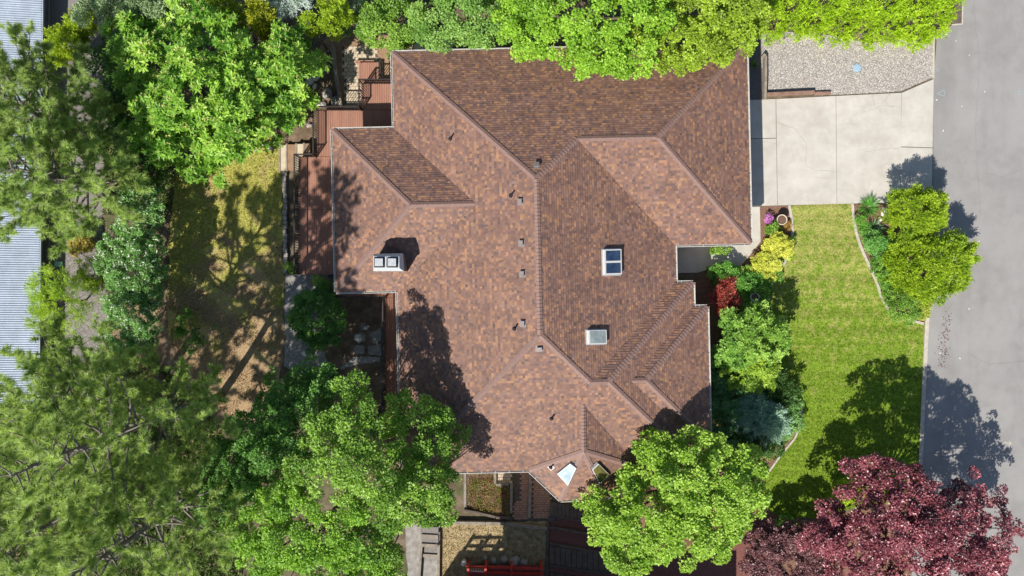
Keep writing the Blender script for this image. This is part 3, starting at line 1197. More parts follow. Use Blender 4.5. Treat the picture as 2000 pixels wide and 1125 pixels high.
# gutters with hangers on every eave
for i in range(len(outline)):
    a, b = outline[i], outline[(i + 1) % len(outline)]
    d = (b - a)
    L = d.length
    if L < .3:
        continue
    d.normalize()
    out = Vector((d.y, -d.x, 0))
    mid = (a + b) / 2
    if inside([(p.x, p.y) for p in outline], np.array([mid.x + out.x * .2]), np.array([mid.y + out.y * .2]))[0]:
        out = -out
    mb = MB()
    dz = Vector((0, 0, 1))
    mb.bar(a + out * .055 - dz * .10, b + out * .055 - dz * .10, .10, .02)
    mb.bar(a + out * .112 - dz * .055, b + out * .112 - dz * .055, .028, .11)
    k = .35
    while k < L:
        q = a + d * k
        mb.bar(q - dz * .008, q + out * .12 - dz * .008, .03, .012)
        k += .82
    mb.build('gutter', M_GUTTER, house)

# walls set back under the eaves, with openings
ins = .55
wall_uv = [(uW + ins, vN - ins), (uG - ins, vN - ins), (uG - ins, vGS + ins), (uE1 - ins, vGS + ins), (uE1 - ins, vB1N - ins), (uB1 - ins, vB1N - ins), (uB1 - ins, vB2N - ins),
           (uB2 - ins, vB2N - ins), (uB2 - ins, vB2S + ins), (uB1 - ins, vB2S + ins), (uB1 - ins, vS + ins), (BY4.dot(AU) - .2, vS + ins), (BY3.dot(AU) - .2, BY3.dot(AV) + ins),
           (BY2.dot(AU) + .2, BY2.dot(AV) + ins), (BY1.dot(AU) + .2, vS + ins), (uW + ins, vS + ins), (uW + ins, vWS + ins), (uWW + ins, vWS + ins), (uWW + ins, vWN - ins), (uW + ins, vWN - ins)]
mb = MB()
mb.prism([(W(u, v).x, W(u, v).y) for u, v in wall_uv], 0, Z0 - .15)
mb.build('wall', M_WALL, house)


def opening(name, u, v, du, dv, z0, z1, mat, pane=True):
    """frame box proud of a wall face; (du,dv) size in plan"""
    mb = MB()
    c = W(u, v, (z0 + z1) / 2)
    mb.box(c, (max(du, .09), max(dv, .09), z1 - z0), TH)
    fr = mb.build(name, mat, house)
    if pane:
        mb = MB()
        if du > dv:
            mb.box(c, (du - .16, .13, z1 - z0 - .16), TH)
        else:
            mb.box(c, (.13, dv - .16, z1 - z0 - .16), TH)
        mb.build('pane', M_WINGLASS, fr)
    return fr


for vv in (vGR + 3.2, vGR, vGR - 3.2):
    g = opening('garage_door', uG - ins, vv, .1, 2.7, 0, 2.2, M_WHITE, False)
    for kk in range(4):
        mb = MB()
        mb.box(W(uG - ins + .02, vv, .28 + kk * .54), (.1, 2.6, .50), TH)
        mb.build('door_panel', M_WHITE, g)
opening('front_door', uE1 - ins, vB1N + 1.0, .1, 1.0, 0, 2.1, M_REDDK, False)
for (u, v, du, dv) in ((uW + ins, vN - 2.5, .1, 1.6), (uWW + ins, vWR + 2.2, .1, 1.8), (uWW + ins, vWR - 1.5, .1, 2.4), (uW + ins, vS + 5, .1, 1.8), (uW + 3, vS + ins, 1.6, .1), (uB2 - ins, v2, .1, 2.2),
                       (uW + 5, vN - ins, 1.6, .1), (uG - 5, vN - ins, 1.6, .1)):
    opening('window', u, v, du, dv, 1.2, 2.5, M_WHITE)


# chimney with two flues
def P2(px, py, z):
    p = P(px, py, z)
    return (p.x, p.y)


ct = 6.0
inner = [P2(730, 500.5, ct), P2(779.5, 500.5, ct), P2(780, 523.5, ct), P2(730, 523.5, ct)]
outer = [P2(728.5, 496, 5.62), P2(786, 494.5, 5.62), P2(788.5, 529.5, 5.62), P2(729, 529.5, 5.62)]
cm = [((x0 + x1) / 2) for x0, x1 in zip(outer[0], outer[2])]
stack = [(cm[0] + (x - cm[0]) * .95, cm[1] + (y - cm[1]) * .95) for x, y in outer]
mb = MB()
mb.prism(stack, 3.6, 5.40)
chim = mb.build('chimney', M_CHIMBRICK, house)
mb = MB()
vs = [(x, y, 5.40) for x, y in outer] + [(x, y, 5.62) for x, y in outer] + [(x, y, ct) for x, y in inner]
fs = [(i, (i + 1) % 4, 4 + (i + 1) % 4, 4 + i) for i in range(4)] + [(4 + i, 4 + (i + 1) % 4, 8 + (i + 1) % 4, 8 + i) for i in range(4)] + [(8, 9, 10, 11)]
fs = [f[::-1] for f in fs]
fs.append((0, 1, 2, 3))
mb.add(vs, fs)
mb.build('chimney_cap', M_CHIMWHITE, chim)
for (xa, xb) in ((731, 751.5), (756.5, 777)):
    mb = MB()
    ring = [P2(xa, 502.5, ct), P2(xb, 502.5, ct), P2(xb, 522.5, ct), P2(xa, 522.5, ct)]
    mb.prism(ring, ct + .003, ct + .05)
    mb.build('flue_tray', M_BLACK, chim)
    cc = [(ring[0][0] + ring[2][0]) / 2, (ring[0][1] + ring[2][1]) / 2]
    mb = MB()
    for dx in (-.17, .17):
        for dy in (-.17, .17):
            mb.box((cc[0] + dx, cc[1] + dy, ct + .11), (.03, .03, .13))
    mb.box((cc[0], cc[1], ct + .19), (.45, .43, .025))
    mb.build('flue_cover', M_GALV, chim, bevel=.006)
mb = MB()
mb.box((*P2(753.5, 512, ct), ct + .02), (.06, .62, .05))
mb.build('cap_seam', M_CHIMWHITE, chim)


# skylights
def plane_box(mb, corners, n, h0, h1):
    vs = [c + n * h0 for c in corners] + [c + n * h1 for c in corners]
    k = len(corners)
    A = (corners[1] - corners[0]).cross(corners[2] - corners[0]).dot(n)
    fs = [tuple(range(k - 1, -1, -1)), tuple(range(k, 2 * k))] + [(i, (i + 1) % k, k + (i + 1) % k, k + i) for i in range(k)]
    if A < 0:
        fs = [f[::-1] for f in fs]
    mb.add(vs, fs)


def shrink(cs, d):
    c = sum(cs, Vector()) / len(cs)
    return [p + (c - p).normalized() * d for p in cs]


def skylight(pxs, fi, h, glass, panes=1, frame=.075, split=None):
    n = face_frame(FACES[fi])[3]
    cs = [roof_hit(x, y, fi) for x, y in pxs]
    mb = MB()
    plane_box(mb, shrink(cs, -.05), n, -.02, .035)
    plane_box(mb, cs, n, -.03, h)
    sk = mb.build('skylight', M_WHITE, house)
    for k in range(panes):
        if panes == 2:
            a, b, c, d = cs
            t0, t1 = (0.02, .49) if k == 0 else (.51, .98)
            q = [a.lerp(d, t0), b.lerp(c, t0), b.lerp(c, t1), a.lerp(d, t1)]
        else:
            q = cs
        q = shrink(q, frame * 1.3)
        mb = MB()
        plane_box(mb, q, n, h + .002, h + .014)
        mb.build('pane', glass, sk)
    # dark flashing round the curb
    mb = MB()
    c0 = shrink(cs, -.05)
    for i in range(len(c0)):
        mb.bar(c0[i] + n * .03, c0[(i + 1) % len(c0)] + n * .03, .05, .03)
    mb.build('flashing', M_PIPE if fi > 13 else M_GALV, sk)
    return sk


skylight([(1176, 488), (1209, 487), (1210, 536), (1177, 537)], 3, .26, M_GLASSBLUE, 2)
skylight([(1145, 645), (1180, 644), (1181, 671), (1146, 672)], 3, .26, M_GLASSPALE, 1)
skylight([(1090, 922), (1115, 902), (1127, 911), (1111, 945)], 15, .2, M_GLASSKITE, 1, .05)
skylight([(1154, 913), (1166, 902), (1188, 924), (1169, 942)], 17, .2, M_GLASSGREEN, 1, .05)

# square vents and pipes
for (x, y, fi) in ((1048, 324, 0), (1017, 394, 10), (1019, 475, 10), (1021, 535, 10), (1022, 632, 10), (1053, 680, 9)):
    o, a, b, n = face_frame(FACES[fi])
    c = roof_hit(x, y, fi)
    mb = MB()
    q = [c + a * sx + b * sy for sx, sy in ((-.14, -.13), (.14, -.13), (.14, .13), (-.14, .13))]
    plane_box(mb, shrink(q, -.08), n, 0, .03)
    plane_box(mb, shrink(q, .05), n, 0, .14)
    plane_box(mb, q, n, .14, .19)
    mb.build('roof_vent', M_VENT, house)
for (x, y, fi) in ((880, 271, 10), (998, 382, 10), (1005, 642, 10), (1077, 817, 9), (1076, 912, 15)):
    o, a, b, n = face_frame(FACES[fi])
    c = roof_hit(x, y, fi)
    mb = MB()
    mb.tube([c - Vector((0, 0, .1)), c + Vector((0, 0, .42))], [.055, .055], 10)
    mb.lathe(c + Vector((0, 0, .02)), [(.14, -.06), (.13, .02), (.06, .1)], 12)
    vp = mb.build('vent_pipe', M_PIPE, house)
    mb = MB()
    q = [c + a * sx + b * sy for sx, sy in ((-.17, -.17), (.17, -.17), (.17, .17), (-.17, .17))]
    plane_box(mb, q, n, .012, .026)
    mb.build('flashing', M_CAP if fi < 15 else M_WHITE, vp)

# litter from the overhanging trees
mb = MB()
for (x0, x1, y0, y1, fi, n) in ((1070, 1420, 125, 185, 0, 120), (785, 960, 600, 900, 10, 70), (900, 1260, 800, 910, 9, 60), (780, 860, 115, 240, 10, 25)):
    o, a, b, n_ = face_frame(FACES[fi])
    for k in range(n):
        c = roof_hit(rnd.uniform(x0, x1), rnd.uniform(y0, y1), fi) + n_ * .034
        t = rnd.uniform(0, 6.28)
        e, f_ = a * math.cos(t) + b * math.sin(t), b * math.cos(t) - a * math.sin(t)
        s_ = rnd.uniform(.02, .05)
        mb.add([c - e * s_, c + f_ * s_ * .5, c + e * s_, c - f_ * s_ * .5], [(0, 3, 2, 1)])
mb.build('leaf_litter', plain('dry_leaf', (.34, .25, .12), .9, .1, var=.5, scale=15, bmp=0), roof, kind='stuff')

# ------------------------------------------------------------------ timber deck on the west side
ZD = .9
deck = thing('deck', 'stepped red-brown timber deck with black railings along the west wall', 'deck', P(640, 400, 0))
BW = .1423
board_me = {}


def board(x, ya, yb, z, mat=M_DECK, w=BW - .012):
    L = round(abs(yb - ya), 3)
    if L < .1:
        return
    key = (L, w, mat.name)
    if key not in board_me:
        mb = MB()
        mb.box((0, 0, -.014), (w, L, .028))
        m_ = bpy.data.meshes.new('deck_board')
        m_.from_pydata(mb.v, [], mb.f)
        m_.materials.append(mat)
        board_me[key] = m_
    o = bpy.data.objects.new('deck_board', board_me[key])
    COL.objects.link(o)
    o.parent = deck
    o.location = Vector((x, (ya + yb) / 2, z + rnd.uniform(-.003, .003))) - org(deck)
    o.rotation_euler = (0, rnd.uniform(-.012, .012), rnd.uniform(-.0008, .0008))


def floor_area(x0, x1, y0, y1, z=ZD, skip=None):
    a, b = P(x0, y0, z), P(x1, y1, z)
    n = int(round((b.x - a.x) / BW))
    for k in range(n):
        board(a.x + (k + .5) * BW, a.y, b.y, z)
    mb = MB()
    mb.prism([(a.x + .02, a.y - .02), (b.x - .02, a.y - .02), (b.x - .02, b.y + .02), (a.x + .02, b.y + .02)], z - .28, z - .034)
    mb.build('joist_frame', M_WOODDARK, deck)


floor_area(706.5, 778, 163, 214.2)
floor_area(619, 778, 215, 305.2)
floor_area(583, 668, 306, 409)
floor_area(583, 668, 409.5, 536)
floor_area(653, 794, 566, 580.5)
floor_area(752, 794, 581, 700)
floor_area(752, 794, 700.5, 840)
floor_area(700, 741, 122, 159, .5)
# posts below
mb = MB()
for x, y in ((585, 310), (585, 400), (585, 530), (621, 219), (708, 167), (640, 533), (754, 600), (754, 700), (754, 800)):
    p = P(x, y, ZD)
    mb.box((p.x + .08, p.y, .31), (.1, .1, .6))
mb.build('support_post', M_WOODDARK, deck, kind='stuff')

bal_me = bpy.data.meshes.new('baluster')
mb = MB()
mb.box((0, 0, .45), (.03, .03, .9))
bal_me.from_pydata(mb.v, [], mb.f)
bal_me.materials.append(M_RAIL)


def railing(pts, z=ZD, hgt=.95, parent=None, spacing=.155, name='railing'):
    q = [P(x, y, z) for x, y in pts]
    mb = MB()
    for a, b in zip(q[:-1], q[1:]):
        up = Vector((0, 0, hgt))
        mb.bar(a + up, b + up, .075, .05)
        mb.bar(a + Vector((0, 0, .09)), b + Vector((0, 0, .09)), .03, .03)
    rl = mb.build(name, M_RAIL, parent or deck)
    for p in q:
        mb = MB()
        mb.box((p.x, p.y, z + hgt / 2 + .02), (.075, .075, hgt + .06))
        mb.build('post', M_RAIL, rl)
    for a, b in zip(q[:-1], q[1:]):
        n = max(2, int((b - a).length / spacing))
        for k in range(1, n):
            o = bpy.data.objects.new('baluster', bal_me)
            COL.objects.link(o)
            o.parent = rl
            o.location = a.lerp(b, k / n) - org(rl)
    return rl


railing([(770, 164), (707.5, 164), (707.5, 213)])
railing([(706, 216), (620, 216), (620, 304)])
railing([(618, 307), (584, 307), (584, 384), (584, 460), (584, 534)])
railing([(654, 538), (654, 579)])
railing([(654, 579), (753, 579)], spacing=.2)
railing([(753, 582), (753, 670), (753, 760), (753, 838)], spacing=.16)
railing([(747, 122), (748, 157)], .5, .8, spacing=.3)
# steps between landing and deck
mb = MB()
a, b = P(706, 158, .7), P(770, 163, .7)
mb.prism([(a.x, a.y), (b.x, a.y), (b.x, b.y), (a.x, b.y)], .3, .7)
mb.build('step', M_DECK, deck)
mb = MB()
mb.box(P(683 + 30, 121, .2), (1.2, .12, .3))
mb.build('step', M_DECK, deck)

# ------------------------------------------------------------------ plants
def unit(a):
    return a / np.maximum(np.linalg.norm(a, axis=-1, keepdims=True), 1e-9)


def leaf_arrays(Cn, A, N, L, Wd, fold=.18):
    """rhombic folded leaves: base, two mids, tip"""
    side = unit(np.cross(A, N))
    nn = np.cross(side, A)
    L = L[:, None]
    Wd = Wd[:, None]
    v0 = Cn
    v1 = Cn + A * L * .45 + side * Wd * .5 + nn * Wd * fold
    v2 = Cn + A * L
    v3 = Cn + A * L * .45 - side * Wd * .5 + nn * Wd * fold
    V = np.stack([v0, v1, v2, v3], 1).reshape(-1, 3)
    n = len(Cn)
    b = np.arange(n)[:, None] * 4
    F = np.concatenate([b + np.array([[0, 1, 2]]), b + np.array([[0, 2, 3]])], 0)
    return V, F


def crown_units(lobes, rg, st):
    """boughs on the upper shell of every lobe, leaf units on the upper shell of every bough"""
    rb0, cover, flat, hole = st['rb'], st.get('cover', 1.25), st.get('flat', .8), st.get('hole', .1)
    LB = np.array(lobes)
    bc, bd, br = [], [], []
    for i, (x, y, z, r) in enumerate(lobes):
        rb = min(rb0, r * .55)
        n = max(5, int(cover * 2.3 * math.pi * r * r / (math.pi * rb * rb)))
        k = np.arange(n) + .5
        zz = 1 - 1.28 * k / n
        th = k * 2.39996 + rg.uniform(0, 6.28)
        d = np.stack([np.cos(th) * np.sqrt(1 - zz ** 2), np.sin(th) * np.sqrt(1 - zz ** 2), zz], 1)
        d = unit(d + rg.normal(0, .16, (n, 3)))
        rad = r * (1.02 - .5 * rg.random(n) ** 1.5)
        c = np.array([x, y, z]) + d * rad[:, None] * np.array([1, 1, flat])
        keep = np.ones(n, bool)
        for j in range(len(LB)):
            if j != i:
                q = (c - LB[j, :3]) / (LB[j, 3] * .72)
                q[:, 2] /= flat
                keep &= (q ** 2).sum(1) > 1
        keep &= rg.random(n) > hole * 1.6
        bc.append(c[keep])
        bd.append(d[keep])
        br.append(rb * rg.uniform(.5, 1.35, keep.sum()))
    bc, bd, br = np.concatenate(bc), np.concatenate(bd), np.concatenate(br)
    # an uneven outline: boughs pushed out and in by a slow wave
    w = np.sin(bc[:, 0] * 1.9 + bc[:, 1] * 1.1) * np.sin(bc[:, 1] * 2.3 - bc[:, 2] * 1.3)
    bc = bc + bd * (w * rb0 * st.get('wave', .8) + rg.normal(0, rb0 * .22, len(bc)))[:, None]
    num = np.maximum(3, (st['u'] * 2 * math.pi * br ** 2).astype(int))
    idx = np.repeat(np.arange(len(bc)), num)
    M = len(idx)
    d = unit(rg.normal(size=(M, 3)) + np.array([0, 0, .55]) + bd[idx] * .5)
    d[:, 2] = np.where(d[:, 2] < -.35, -d[:, 2], d[:, 2])
    rad = br[idx] * (1.08 - .5 * rg.random(M) ** 1.7)
    az = rg.uniform(0, math.pi, len(bc))
    el = rg.uniform(.75, 1.55, len(bc))
    off = d * rad[:, None] * np.array([1.05, 1.05, .62])
    ca, sa = np.cos(az)[idx], np.sin(az)[idx]
    p1 = (off[:, 0] * ca + off[:, 1] * sa) * el[idx]
    p2 = (-off[:, 0] * sa + off[:, 1] * ca) / el[idx] ** .6
    off = np.stack([p1 * ca - p2 * sa, p1 * sa + p2 * ca, off[:, 2]], 1)
    c = bc[idx] + off
    return c, d, bd[idx], rg.random(len(bc))[idx]


def lobes_world(lb):
    out = []
    for l in lb:
        px, py, rp, z = l[:4]
        p = P(px, py, z)
        out.append((p.x, p.y, z, rp * K(z)))
    return out


def foliage(lobes, st, seed, parent, name='crown', mat=None):
    rg = np.random.default_rng(seed)
    c, d, dl, btone = crown_units(lobes, rg, st)
    m = len(c)
    pal = np.array(st['pal']) * PALK
    mode = st.get('mode', 'blob')
    n = 1 if mode == 'blob' else st['n']
    N = m * n
    cc = np.repeat(c, n, 0)
    dd = np.repeat(d, n, 0)
    L = st['L'] * rg.uniform(.65, 1.3, N)
    Wd = L * st['w'] * rg.uniform(.8, 1.2, N)
    up = np.array([0, 0, 1.0])
    if mode == 'blob':
        Cn = cc
        A = unit(rg.normal(size=(N, 3)) * np.array([1, 1, .45]) + dd * .9 - up * .1)
        Nn = unit(up * st.get('upb', .75) + dd * .75 + rg.normal(size=(N, 3)) * .38)
    elif mode == 'rosette':
        ax = unit(up * .9 + dd * .55 + np.repeat(rg.normal(size=(m, 3)) * .2, n, 0))
        th = np.tile(np.arange(n) / n * 2 * math.pi, m) + rg.uniform(-.3, .3, N)
        t1 = unit(np.cross(ax, np.array([1, .13, .2])))
        t2 = np.cross(ax, t1)
        lift = np.where(np.tile(np.arange(n) % 2, m) == 0, .5, .1)[:, None] + rg.normal(0, .15, (N, 1))
        A = unit(t1 * np.cos(th)[:, None] + t2 * np.sin(th)[:, None] + ax * lift)
        Cn = cc + rg.normal(size=(N, 3)) * .03
        Nn = unit(ax + rg.normal(size=(N, 3)) * .2)
    else:  # spray: feathery shoots leaning outward and up
        ax = unit(dd * np.array([1, 1, .5]) + np.repeat(dl, n, 0) * .5 + up * st.get('rise', .45) + np.repeat(rg.normal(size=(m, 3)) * .25, n, 0))
        t = rg.random((N, 1))
        Cn = cc + ax * (t - .5) * st.get('shoot', .26) + rg.normal(size=(N, 3)) * st.get('shoot', .26) * .12
        A = unit(ax + rg.normal(size=(N, 3)) * .5)
        Nn = unit(up + rg.normal(size=(N, 3)) * .45)
    V, F = leaf_arrays(Cn, A, Nn, L, Wd, st.get('fold', .18))
    tone = np.repeat(btone * .45 + rg.random(m) * .3, n) + rg.random(N) * .25
    i = np.minimum((tone * (len(pal) - 1)).astype(int), len(pal) - 2)
    f = (tone * (len(pal) - 1) - i)[:, None]
    col = pal[i] * (1 - f) + pal[i + 1] * f
    col = col * rg.uniform(.85, 1.15, (N, 1))
    o = org(parent)
    V = V - np.array(o)
    ob = link(name, np_mesh(name, V, F, mat or M_LEAF, np.repeat(col, 4, 0)), parent)
    return c, d, rg


def stems(lobes, base, parent, r0, mat, seed, name='trunk', split=.45):
    r = random.Random(seed)
    top = max(l[2] for l in lobes)
    cx = sum(l[0] * l[3] for l in lobes) / sum(l[3] for l in lobes)
    cy = sum(l[1] * l[3] for l in lobes) / sum(l[3] for l in lobes)
    mb = MB()
    b = Vector(base)
    fork = Vector(((b.x * 2 + cx) / 3, (b.y * 2 + cy) / 3, top * split))
    mb.tube([b - Vector((0, 0, .1)), b.lerp(fork, .5) + Vector((r.uniform(-.1, .1), r.uniform(-.1, .1), 0)), fork], [r0, r0 * .8, r0 * .62], 8)
    for (x, y, z, rr) in lobes:
        e = Vector((x, y, z + rr * .25))
        m = fork.lerp(e, .55) + Vector((r.uniform(-.2, .2), r.uniform(-.2, .2), .25 * (e - fork).length * .3))
        mb.tube([fork - Vector((0, 0, .1)), m, e], [r0 * .4, r0 * .22, r0 * .07], 5)
        for k in range(4):
            q = m.lerp(e, r.uniform(.2, .9))
            t = q + Vector((r.uniform(-1, 1), r.uniform(-1, 1), r.uniform(-.1, .6))) * rr * .7
            mb.tube([q, t], [r0 * .1, r0 * .03], 4, cap=False)
    return mb.build(name, mat, parent, smooth=True)


SEED = [100]


def plant(name, label, cat, lb, st, trunk_r=.12, base=None, mat=None, group=None, part='crown', trunk='trunk', bark=None):
    lobes = lobes_world(lb)
    SEED[0] += 7
    if base is None:
        w = sum(l[3] for l in lobes)
        b = (sum(l[0] * l[3] for l in lobes) / w, sum(l[1] * l[3] for l in lobes) / w, 0)
    else:
        b = tuple(P(*base))
    t = thing(name, label, cat, b, group)
    stems(lobes, b, t, trunk_r, bark or M_BARK, SEED[0], trunk)
    c, d, rg = foliage(lobes, st, SEED[0], t, part, mat)
    return t, c, d, rg


# palettes run from dark to fresh leaf
G_BRIGHT = [(.05, .125, .014), (.11, .215, .026), (.20, .325, .05), (.31, .44, .09)]
G_MID = [(.04, .11, .013), (.085, .195, .024), (.155, .295, .042), (.26, .41, .08)]
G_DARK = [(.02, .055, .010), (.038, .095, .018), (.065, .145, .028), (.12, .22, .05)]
G_CHEST = [(.045, .13, .012), (.11, .24, .022), (.22, .37, .045), (.38, .50, .10)]
G_GREYISH = [(.08, .135, .055), (.14, .21, .09), (.22, .30, .15), (.34, .42, .25)]
G_YELLOW = [(.13, .20, .008), (.23, .32, .012), (.34, .44, .022), (.44, .53, .04)]
G_GOLD = [(.22, .26, .025), (.40, .43, .055), (.54, .555, .11), (.62, .62, .19)]
G_LIME = [(.09, .18, .018), (.17, .29, .03), (.26, .39, .055), (.36, .48, .11)]
G_BLUE = [(.05, .10, .085), (.10, .17, .15), (.18, .27, .25), (.30, .40, .39)]
PURPLE = [(.045, .011, .017), (.115, .027, .037), (.23, .066, .08), (.37, .14, .158)]
SMOKE = [(.05, .018, .02), (.095, .035, .038), (.15, .068, .07), (.21, .115, .112)]
REDMAPLE = [(.09, .012, .010), (.18, .024, .016), (.28, .045, .028), (.36, .085, .055)]

BROAD = dict(rb=.40, u=205, L=.14, w=.62, pal=G_MID, flat=.85, hole=.27, cover=1.25)
MAPLE = dict(rb=.38, u=200, L=.145, w=.75, pal=G_BRIGHT, flat=.82, hole=.27, cover=1.25)
LIME = dict(rb=.36, u=200, L=.14, w=.8, pal=G_LIME, flat=.82, hole=.17, cover=1.2)
CHEST = dict(rb=.55, u=10, n=11, L=.29, w=.36, pal=G_BRIGHT, flat=.85, hole=.2, mode='rosette', cover=1.2)
RHODO = dict(rb=.3, u=30, n=9, L=.165, w=.38, pal=G_MID, flat=.8, hole=.12, mode='rosette')
SHRUB = dict(rb=.2, u=430, L=.095, w=.6, pal=G_MID, flat=.8, hole=.1)
FINE = dict(rb=.14, u=800, L=.07, w=.6, pal=G_GOLD, flat=.75, hole=.08)
SPRAY = dict(rb=.24, u=38, n=14, L=.14, w=.32, shoot=.30, pal=G_YELLOW, flat=.85, hole=.12, mode='spray')
FEATHER = dict(rb=.3, u=40, n=18, L=.16, w=.2, shoot=.34, pal=G_BLUE, flat=.75, hole=.12, mode='spray', rise=.2)
PALK = 1.5


def S(st, **k):
    q = dict(st)
    q.update(k)
    return q


# --- pines ---------------------------------------------------------------
def pine(label, base, hgt, R, seed, low=.28, n_limb=62, tint=1.0, tr=.24):
    rg = np.random.default_rng(seed)
    r = random.Random(seed)
    b = P(*base)
    t = thing('pine_tree', label, 'pine tree', b, 'tall pines west of the house')
    mb = MB()
    sway = [(r.uniform(-.15, .15), r.uniform(-.15, .15)) for _ in range(7)]
    ax = [Vector((b.x + sway[i][0] * (i > 0), b.y + sway[i][1] * (i > 0), hgt * i / 6 - .1 * (i == 0))) for i in range(7)]
    mb.tube(ax, [tr * (1.08 - i / 6.3) for i in range(7)], 9)

    def at(z):
        f = max(0, min(5.999, z / hgt * 6))
        i = int(f)
        return ax[i].lerp(ax[i + 1], f - i)
    tc, td = [], []
    br = MB()
    for k in range(n_limb):
        f = low + (1 - low) * ((k + .5) / n_limb) ** .9
        z = hgt * f
        az = k * 2.39996 + r.uniform(-.35, .35)
        g = (f - low) / (1 - low)
        prof = (.72 + .45 * math.sin(min(1, g / .55) * math.pi * .5)) * (1 - max(0, g - .35) / .65 * .78)
        Ln = R * prof * r.uniform(.72, 1.08)
        a = at(z)
        dr = Vector((math.cos(az), math.sin(az), 0))
        pts = []
        sl = .05 + .55 * g
        for i in range(6):
            s = i / 5
            side = Vector((-dr.y, dr.x, 0)) * (math.sin(s * 3 + k) * .12 * Ln * s)
            pts.append(a + dr * (Ln * s) + side + Vector((0, 0, Ln * (sl * s - .22 * s * (1 - s)) + .12 * Ln * s * s)))
        rb = .075 * (1 - .55 * g) + .01
        br.tube(pts, [rb * (1 - .82 * i / 5) for i in range(6)], 5, cap=False)
        nt = int(4 + Ln * 3.7)
        for q in range(nt):
            s = r.uniform(.22, 1.0) ** .7
            fi = s * 5
            i = min(4, int(fi))
            p = pts[i].lerp(pts[i + 1], fi - i)
            tw = Vector((dr.x, dr.y, .35)) + Vector((r.gauss(0, .85), r.gauss(0, .85), r.gauss(.1, .35)))
            tw.normalize()
            ln = r.uniform(.25, .95) * (1.25 - .5 * s) * (.6 + .12 * Ln)
            e = p + tw * ln
            br.tube([p, p.lerp(e, .5) + Vector((0, 0, -.05 * ln)), e], [.018, .013, .008], 3, cap=False)
            d2 = (tw + Vector((0, 0, .45))).normalized()
            tc.append(e)
            td.append(d2)
            if ln > .5:
                tc.append(p.lerp(e, .55) + Vector((r.uniform(-.12, .12), r.uniform(-.12, .12), .08)))
                td.append(d2)
        tc.append(pts[-1])
        td.append((dr + Vector((0, 0, .6))).normalized())
    mb.build('trunk', M_PINEBARK, t, smooth=True)
    br.build('branches', M_PINETWIG, t, smooth=True)
    c = np.array(tc)
    d = np.array(td)
    m, n = len(c), 72
    N = m * n
    sz = rg.uniform(.75, 1.25, m)
    u = unit(rg.normal(size=(N, 3)))
    A = unit(u + np.repeat(d, n, 0) * .75)
    L = .29 * np.repeat(sz, n) * rg.uniform(.7, 1.15, N)
    base_p = np.repeat(c, n, 0) - np.repeat(d, n, 0) * (rg.random((N, 1)) * .22)
    side = unit(np.cross(A, np.array([0, 0, 1.0]) + rg.normal(0, .3, (N, 3))))
    w = .0125
    V = np.stack([base_p + side * w, base_p - side * w, base_p + A * L[:, None] + side * w * .5], 1).reshape(-1, 3) - np.array(b)
    F = np.arange(N * 3).reshape(N, 3)
    tone = np.repeat(rg.random(m), n)[:, None] * .65 + rg.random((N, 1)) * .35
    c0, c1 = np.array((.20, .32, .07)), np.array((.52, .68, .20))
    col = (c0 * (1 - tone) + c1 * tone) * tint
    link('needles', np_mesh('needles', V, F, M_NEEDLE, np.repeat(col, 3, 0)), t)
    return t


pine('tall pine with its trunk rooted at the lower corner of the back lawn', (432, 772), 18.5, 4.3, 21)
pine('pine at the bottom left whose bare lower limbs show grey between the needles', (446, 922), 17.5, 4.2, 22)
pine('pine standing south of the white flowering hedge, its lower branches over the grey gravel', (318, 735), 13.5, 3.7, 23, low=.38, n_limb=48)
pine('pine filling the far lower left corner of the picture', (178, 985), 14.5, 4.3, 24)
pine('pine overhanging the metal roof beside the chestnut tree, nearest the back lawn', (258, 385), 10.5, 4.2, 25, low=.3, tint=1.0)
pine('dark pine at the upper left between the metal roof and the chestnut tree', (205, 272), 10.0, 4.4, 26, low=.3, tint=.9)

# --- broad-leaved trees ----------------------------------------------------
t, c, d, rg = plant('chestnut_tree', 'large bright green chestnut tree with pale flower candles, left of the paved steps', 'tree',
                    [(330, 105, 75, 4.6), (415, 95, 85, 5.2), (372, 195, 92, 5.4), (440, 215, 85, 4.8), (322, 240, 66, 3.8), (392, 285, 58, 3.2), (478, 160, 52, 4.5), (465, 275, 42, 2.8),
                     (285, 175, 45, 3.6), (268, 70, 42, 3.8), (495, 225, 30, 3.4)], S(CHEST, pal=G_CHEST), .22)


def candles(c, d, rg, parent, frac, cols, L=.22, name='flowers', nleaf=7, spread=.07, mat=None):
    k = (rg.random(len(c)) < frac) & (d[:, 2] > .15)
    c = c[k]
    m = len(c)
    n = nleaf
    N = m * n
    t = rg.random((N, 1))
    Cn = np.repeat(c, n, 0) + np.array([0, 0, 1.0]) * (t * L + .06) + rg.normal(size=(N, 3)) * spread * (1.1 - t)
    A = unit(rg.normal(size=(N, 3)) + np.array([0, 0, .5]))
    V, F = leaf_arrays(Cn, A, unit(rg.normal(size=(N, 3)) + np.array([0, 0, 1.2])), np.full(N, .10), np.full(N, .075))
    cols = np.array(cols)
    col = cols[rg.integers(0, len(cols), N)]
    link(name, np_mesh(name, V - np.array(org(parent)), F, mat or M_FLOWER, np.repeat(col, 4, 0)), parent, kind='stuff')


candles(c, d, rg, t, .17, [(.62, .58, .22), (.55, .55, .16), (.70, .60, .30)])
t, c, d, rg = plant('chestnut_tree', 'smaller chestnut tree with pale flower candles right beside the white boulders', 'tree',
                    [(545, 85, 42, 4.2), (560, 150, 55, 4.4), (545, 208, 40, 3.4), (585, 125, 28, 3.4), (522, 170, 36, 3.8), (580, 190, 26, 3)], S(CHEST, pal=G_CHEST), .14)
candles(c, d, rg, t, .17, [(.62, .58, .22), (.55, .55, .16), (.70, .60, .30)])

